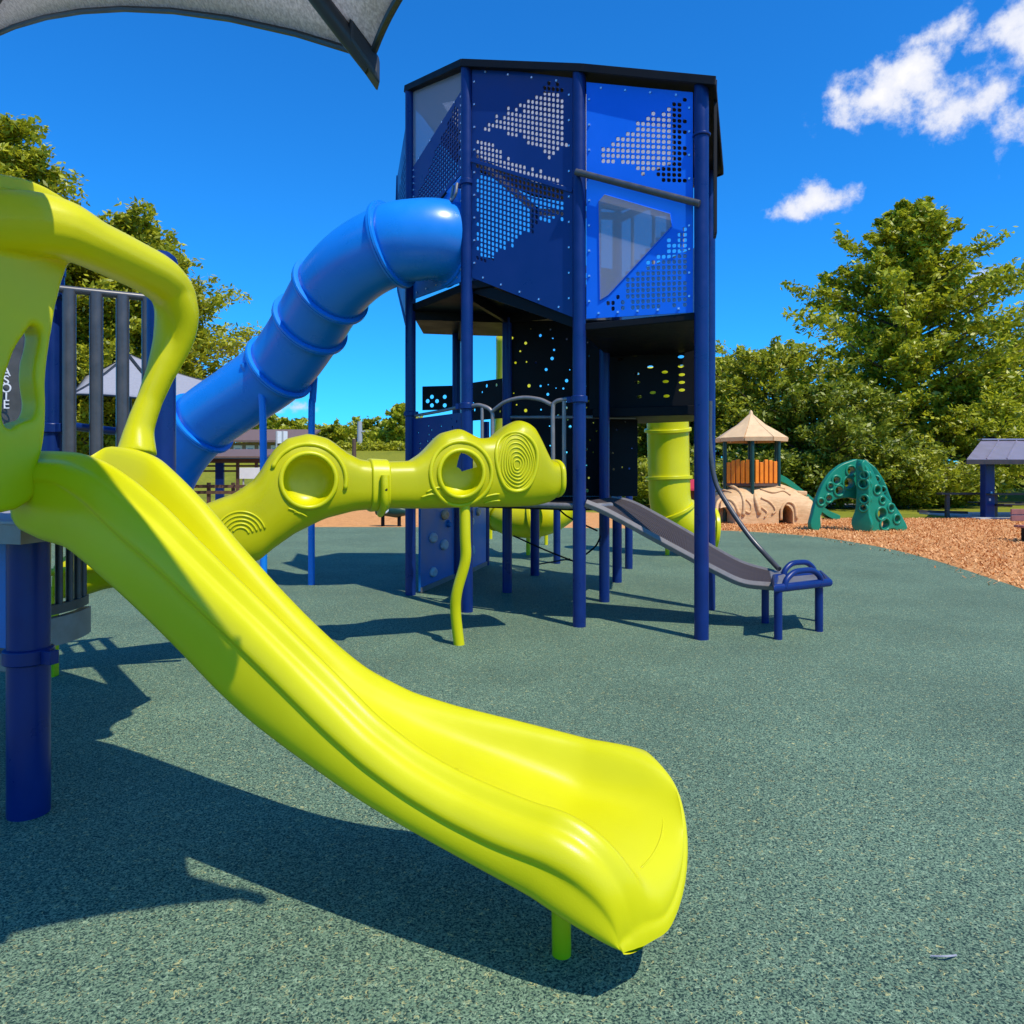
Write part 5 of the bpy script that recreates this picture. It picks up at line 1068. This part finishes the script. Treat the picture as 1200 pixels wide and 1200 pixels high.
def rail_fence():
    Y = 23; t = thing('rail_fence', 'low brown rail fence on the grass behind the crawl tunnel', 'fence', tuple(on(at(285, 0, Y), 0)))
    x0, x1 = at(215, 0, Y).x, at(330, 0, Y).x
    for v in (570, 577): mb = MB(); mb.beam((x0, Y, at(0, v, Y).z), (x1, Y, at(0, v, Y).z), .05, .10); mb.build('rail', M['wood'], t, 0)
    for k in range(5): x = lerp(x0, x1, k/4); mb = MB(); mb.box((x, Y+.06, .58), (.1, .08, 1.16)); mb.build('post', M['wood'], t, 0)
rail_fence()
def lamp(u, vt, Y, label, r, m, head=False, zb=3.7):
    p = at(u, vt, Y); t = thing('lamp_post' if head else 'utility_pole', label, 'lamp post' if head else 'pole', (p.x, p.y, zb))
    mb = MB(); mb.bar((p.x, p.y, zb), p, r, 10, r*.8); mb.build('pole', m, t, 40)
    if head: mb = MB(); mb.obox(p+Vector((.55, 0, -.9)), (.5, 0, .03), (0, .16, 0), (0, 0, .07)); mb.build('lamp_head', m, t, 0, bevel=.03)
lamp(421.5, 494, 66, 'pale grey lamp post with one arm on the far lawn', .26, M['pole'], True)
lamp(415, 514, 50, 'short dark pole on the far grassy bank', .16, M['wood'], False, 2.0)
def banner(u, label, Y=45):
    a = at(u, 505, Y); t = thing('banner', label, 'banner', (a.x, a.y, 1.2)); mb = MB(); mb.bar((a.x, Y, 1.2), a, .05, 8); mb.build('pole', M['pole'], t, 0)
    mb = MB(); mb.slab([a+Vector((.06, 0, 0)), a+Vector((.32, 0, -.02)), a+Vector((.30, .05, -.75)), a+Vector((.06, 0, -.78))], (0, .02, 0)); mb.build('cloth', M['white'], t, 0)
banner(324, 'white feather banner behind the tunnel hump, left of its twin', 45); banner(331, 'white feather banner behind the tunnel hump, right of its twin', 46)
def house():
    Y = 110; a = at(446, 516, Y); t = thing('house', 'distant house with red-brown roof among trees left of the tower', 'house', (a.x, Y, 3.8))
    mb = MB(); mb.box((a.x, Y, 5.0), (8, 6, 2.6)); mb.build('wall', M['tanwall'], t, 0)
    mb = MB(); z = 6.3; mb.add([(a.x-4.4, Y-3.4, z), (a.x+4.4, Y-3.4, z), (a.x+4.4, Y+3.4, z), (a.x-4.4, Y+3.4, z), (a.x-3.6, Y, z+1.6), (a.x+3.6, Y, z+1.6)], [(0, 1, 5, 4), (2, 3, 4, 5), (1, 2, 5), (3, 0, 4), (3, 2, 1, 0)]); mb.build('roof', M['redwood'], t, 0)
    mb = MB(); mb.box((a.x-1.0, Y-3.05, 5.2), (1.2, .1, 1.0)); w = mb.build('window', M['white'], t, 0)
    mb = MB(); mb.box((a.x-1.0, Y-3.12, 5.2), (.9, .06, .75)); mb.build('pane', M['winglass'], w, 0)
house()
def toy():
    p = gnd(455, 617); t = thing('ride_on_toy', 'small dark green ride-on toy with a white eye on the mulch left of the tower', 'ride-on toy', (p.x, p.y, 0))
    mb = MB(); mb.tube([Vector((p.x-.35, p.y, .42)), Vector((p.x-.1, p.y, .46)), Vector((p.x+.25, p.y, .44)), Vector((p.x+.5, p.y, .40))], [.10, .17, .2, .1], 12, ry=[.1, .2, .22, .1]); mb.build('body', M['dkgreen'], t, 60)
    mb = MB(); mb.disc_ring((p.x-.05, p.y-.21, .46), (0, -1, 0), .07, .03, 14, 6); mb.build('eye_ring', M['white'], t, 60)
    mb = MB(); mb.ball((p.x-.05, p.y-.2, .46), .05); mb.build('eye', M['black'], t, 60)
    for x in (-.15, .3): mb = MB(); mb.bar((p.x+x, p.y, 0), (p.x+x, p.y, .42), .05, 10); mb.build('leg', M['black'], t, 40)
toy()

# ------------------------------------------------------------------ trees: trunk with limbs, crown of many leaf-sized faces
def crown_mesh(name, S, E2, per, size, jit, up=.35, droop=0.0, seed=1):
    rg = np.random.default_rng(seed); S = np.array(S); E2 = np.array(E2); n = len(S)*per
    idx = np.repeat(np.arange(len(S)), per); f = rg.uniform(.05, 1.05, n)[:, None]
    d = E2[idx]-S[idx]; L_ = np.linalg.norm(d, axis=1, keepdims=True); P = S[idx]+d*f+rg.normal(0, 1, (n, 3))*jit*(L_*.5+.1)*(1.15-f*.7)
    P[:, 2] -= droop*f[:, 0]**2*L_[:, 0]
    nrm_ = rg.normal(0, 1, (n, 3)); nrm_[:, 2] = np.abs(nrm_[:, 2])+up; nrm_ /= np.linalg.norm(nrm_, axis=1, keepdims=True)
    ax = d/np.maximum(L_, 1e-6)+rg.normal(0, .75, (n, 3)); ax -= nrm_*np.sum(ax*nrm_, axis=1, keepdims=True); ax /= np.linalg.norm(ax, axis=1, keepdims=True); bx = np.cross(nrm_, ax)
    s = size*rg.uniform(.55, 1.35, n)[:, None]; vs = np.zeros((n*4, 3))
    vs[0::4] = P-ax*s; vs[1::4] = P+bx*s*.42; vs[2::4] = P+ax*s; vs[3::4] = P-bx*s*.42
    return vs
def tree(name, label, base, H_, env, leaf, n_limb, per, size, t0=.12, rise=.35, seed=1, trunk_r=.25, sub=9, cat='tree', group=None, droop=.05, jit=.35, lean=(0, 0), trunk=True):
    rd = random.Random(seed); bx, by, bz = base; t = thing(name, label, cat, (bx, by, bz), group); S, E2 = [], []; mb = MB()
    def tr_at(h): return Vector((bx+lean[0]*(h/H_)**1.5+.02*H_*math.sin(h/H_*3+seed), by+lean[1]*h/H_+.02*H_*math.cos(h/H_*2.5+seed), bz+h))
    hs = np.linspace(0, H_*.88, 9)
    mb.tube([tr_at(h) for h in hs], [trunk_r*(1.25 if i == 0 else 1)*max(0, 1-1.07*h/H_)+.012 for i, h in enumerate(hs)], 9)
    for i in range(n_limb):
        q = (i+rd.random())/n_limb; h = lerp(t0, .97, q**.9)*H_; a = i*2.39996+rd.uniform(-.4, .4); R = env(h/H_, a)*(rd.uniform(.70, 1.08) if rd.random() < .85 else rd.uniform(1.1, 1.28))
        p0 = tr_at(h*.92); rs = rise*(1.0-.2*q)+rd.uniform(-.15, .2); dirv = Vector((math.cos(a), math.sin(a), rs)); p1 = p0+dirv*R*.5+Vector((0, 0, -.02*R)); p2 = p0+dirv*R+Vector((0, 0, rd.uniform(-.06, .1)*R))
        mb.tube([p0, p1, p2], [max(.015, trunk_r*.32*(1-h/H_)+.02), max(.012, trunk_r*.16*(1-h/H_)+.012), .006], 5)
        for k in range(sub):
            f = lerp(.18, 1.0, (k+rd.random())/sub); s = lerp(p0, p1, f*2) if f < .5 else lerp(p1, p2, f*2-1)
            tl = (.30+.26*R*(1.1-.6*f))*rd.uniform(.6, 1.25); b = rd.choice((-1, 1))*rd.uniform(.3, 1.25); dd = Vector((math.cos(a+b), math.sin(a+b), rs*.6+rd.uniform(-.25, .55))).normalized()
            S.append(tuple(s)); E2.append(tuple(s+dd*tl))
    if trunk: mb.build('trunk', M['bark'], t, 60)
    vs = crown_mesh(name, S, E2, per, size, jit, seed=seed, droop=droop); vs -= np.array([bx, by, bz]); me = quads_mesh('crown', vs); link('crown', me, leaf, t, 0); return t
def egg(r, peak=.3, top=.04, rough=.22, seed=0):
    def f(q, a):
        w = (q/peak)**.6 if q < peak else max(0, 1-((q-peak)/(1.02-peak))**1.25)
        return r*(max(w, top)+0.0)*(1+rough*math.sin(3*a+seed+q*7)+rough*.6*math.sin(5*a-seed*2+q*13))
    return f
def ov(r, seed=0, rough=.16):
    def f(q, a): return r*max(.12, math.sqrt(max(0, 1-(2*q-1.0)**2)))*(1+rough*math.sin(3*a+seed+q*6))
    return f
T1 = gnd(1068, 588); Y1 = 36.0
tree('tall_tree', 'tallest olive green tree with open branches behind the arch climber', (at(1068, 0, Y1).x, Y1, 0), at(0, 200, Y1).z, egg(5.5, .30, .05, .16, 1.0), M['leaf_a'], 130, 46, .155, t0=.10, rise=.42, seed=3, trunk_r=.42, sub=12, lean=(.4, 0))
specs = [(905, 398, 34, 3.6, 'leaf_b', 'rounded green tree just left of the tallest tree, behind the tan playhouse', .06), (850, 402, 36, 3.2, 'leaf_a', 'olive tree beside the navy corner post of the tower, left of the playhouse roof', .06), (795, 420, 38, 3.4, 'leaf_b', 'green tree seen through the tower legs behind the lime vertical tube', .05),
         (962, 442, 31, 3.0, 'leaf_c', 'dark leafy tree right behind the playhouse roof', .05), (1150, 428, 33, 3.8, 'leaf_a', 'broad olive tree at lower right of the tallest tree, above the shelter roof', .06), (1212, 380, 37, 4.0, 'leaf_b', 'green tree cut by the right edge of the picture, behind the shelter', .06), (735, 450, 36, 3.2, 'leaf_c', 'dark tree behind the tower, mostly hidden by its walls', .05)]
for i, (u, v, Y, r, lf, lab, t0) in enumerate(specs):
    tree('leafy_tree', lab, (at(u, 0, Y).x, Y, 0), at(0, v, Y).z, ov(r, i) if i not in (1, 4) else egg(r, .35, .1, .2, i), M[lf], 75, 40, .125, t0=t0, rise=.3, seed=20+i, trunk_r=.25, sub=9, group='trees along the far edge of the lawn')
# bushes at the trees' feet
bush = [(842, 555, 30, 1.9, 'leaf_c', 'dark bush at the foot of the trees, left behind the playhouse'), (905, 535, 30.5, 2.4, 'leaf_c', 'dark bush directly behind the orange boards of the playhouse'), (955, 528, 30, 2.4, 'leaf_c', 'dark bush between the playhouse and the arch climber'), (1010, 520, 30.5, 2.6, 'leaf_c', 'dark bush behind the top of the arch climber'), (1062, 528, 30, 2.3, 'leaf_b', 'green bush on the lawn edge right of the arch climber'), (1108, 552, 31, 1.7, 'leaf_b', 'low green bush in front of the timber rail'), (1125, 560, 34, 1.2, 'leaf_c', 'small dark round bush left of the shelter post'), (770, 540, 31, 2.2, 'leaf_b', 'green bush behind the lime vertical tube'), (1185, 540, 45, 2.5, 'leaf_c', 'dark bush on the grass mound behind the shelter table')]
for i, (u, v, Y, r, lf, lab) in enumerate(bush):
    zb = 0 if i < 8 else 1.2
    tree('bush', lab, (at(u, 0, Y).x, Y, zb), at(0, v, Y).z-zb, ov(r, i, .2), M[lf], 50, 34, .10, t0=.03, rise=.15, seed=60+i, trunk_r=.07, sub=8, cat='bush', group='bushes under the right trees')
# slim bare trunk by the shelter
def slim():
    p = gnd(1134, 590); t = thing('slim_tree', 'slim pale trunk standing left of the shelter post', 'tree', (p.x, p.y, 0)); mb = MB(); mb.tube([(p.x, p.y, 0), (p.x+.05, p.y, 1.5), (p.x-.02, p.y, 3.2), (p.x+.1, p.y, 5)], [.16, .13, .12, .08], 8); mb.build('trunk', M['pole'], t, 60)
    S, E2 = [], []; rd = random.Random(4)
    for k in range(60):
        a = rd.uniform(0, 6.28); h = rd.uniform(3.0, 5.6); S.append((p.x, p.y, h)); E2.append((p.x+math.cos(a)*1.7, p.y+math.sin(a)*1.7, h+rd.uniform(-.2, .8)))
    vs = crown_mesh('c', S, E2, 24, .15, .35, seed=9)-np.array([p.x, p.y, 0]); link('crown', quads_mesh('crown', vs), M['leaf_b'], t, 0)
slim()
# left: two large trees behind the platform
tree('leafy_tree', 'large olive tree cut by the left edge, above the slide hood', (at(-62, 0, 17).x, 17, 0), at(0, 92, 17).z, ov(2.45, 2, .12), M['leaf_y'], 170, 75, .08, t0=.28, rise=.3, seed=81, trunk_r=.3, sub=10)
tree('leafy_tree', 'large yellow-green tree behind the bar railing and the arch of the slide hood', (at(125, 0, 21).x, 21, 0), at(0, 236, 21).z, ov(2.95, 4, .12), M['leaf_y'], 170, 75, .09, t0=.10, rise=.3, seed=82, trunk_r=.3, sub=10)
tree('leafy_tree', 'small yellow-green tree low behind the tube slide, left of the pavilion', (at(40, 0, 26).x, 26, 0), at(0, 420, 26).z, ov(3.0, 1, .15), M['leaf_b'], 75, 40, .11, t0=.06, rise=.3, seed=83, trunk_r=.2, sub=9)
# far middle trees on the bank
mid = [(468, 470, 60, 1.35, 'leaf_a', 'small upright young tree left of the navy corner post of the tower'), (392, 500, 75, 2.0, 'leaf_y', 'yellow-green tree in the far row, left of the lamp post'), (372, 505, 78, 1.8, 'leaf_a', 'small olive tree in the far row beside the tube slide leg'), (432, 491, 80, 2.2, 'leaf_b', 'green tree in the far row just right of the lamp post'), (410, 503, 82, 1.8, 'leaf_b', 'low green tree in the far row just left of the lamp post'), (340, 494, 70, 2.6, 'leaf_y', 'yellow-green tree behind the white banners'), (300, 492, 72, 2.8, 'leaf_b', 'green tree above the low tan building'), (262, 486, 76, 3.0, 'leaf_a', 'olive tree behind the tan building, under the tube slide'), (452, 512, 62, 1.5, 'leaf_a', 'low round olive bush at the foot of the small upright tree')]
for i, (u, v, Y, r, lf, lab) in enumerate(mid):
    zb = 3.6; h = at(0, v, Y).z-zb
    tree('bush' if i == 8 else 'leafy_tree', lab, (at(u, 0, Y).x, Y, zb), h, ov(r, i, .2) if i else egg(r, .35, .1, .15, 2), M[lf], 40, 14, .24 if i else .2, t0=.05, rise=.35, seed=100+i, trunk_r=.10, sub=7, group='small trees on the far bank', cat='bush' if i == 8 else 'tree')
def hedge():
    mb = []; rd = random.Random(2); S, E2 = [], []
    Y = 58; x0, x1 = at(395, 0, Y).x, at(480, 0, Y).x
    for k in range(260):
        x = rd.uniform(x0, x1); y = Y+rd.uniform(-.8, .8); z = 2.9; S.append((x, y, z)); E2.append((x+rd.uniform(-.4, .4), y, z+rd.uniform(.3, 1.0)))
    t = thing('hedge', 'low clipped hedge along the far bank left of the tower', 'hedge', ((x0+x1)/2, Y, 2.8)); vs = crown_mesh('h', S, E2, 24, .16, .4, seed=5)-np.array([(x0+x1)/2, Y, 2.8]); link('foliage', quads_mesh('foliage', vs), M['leaf_y'], t, 0)
hedge()
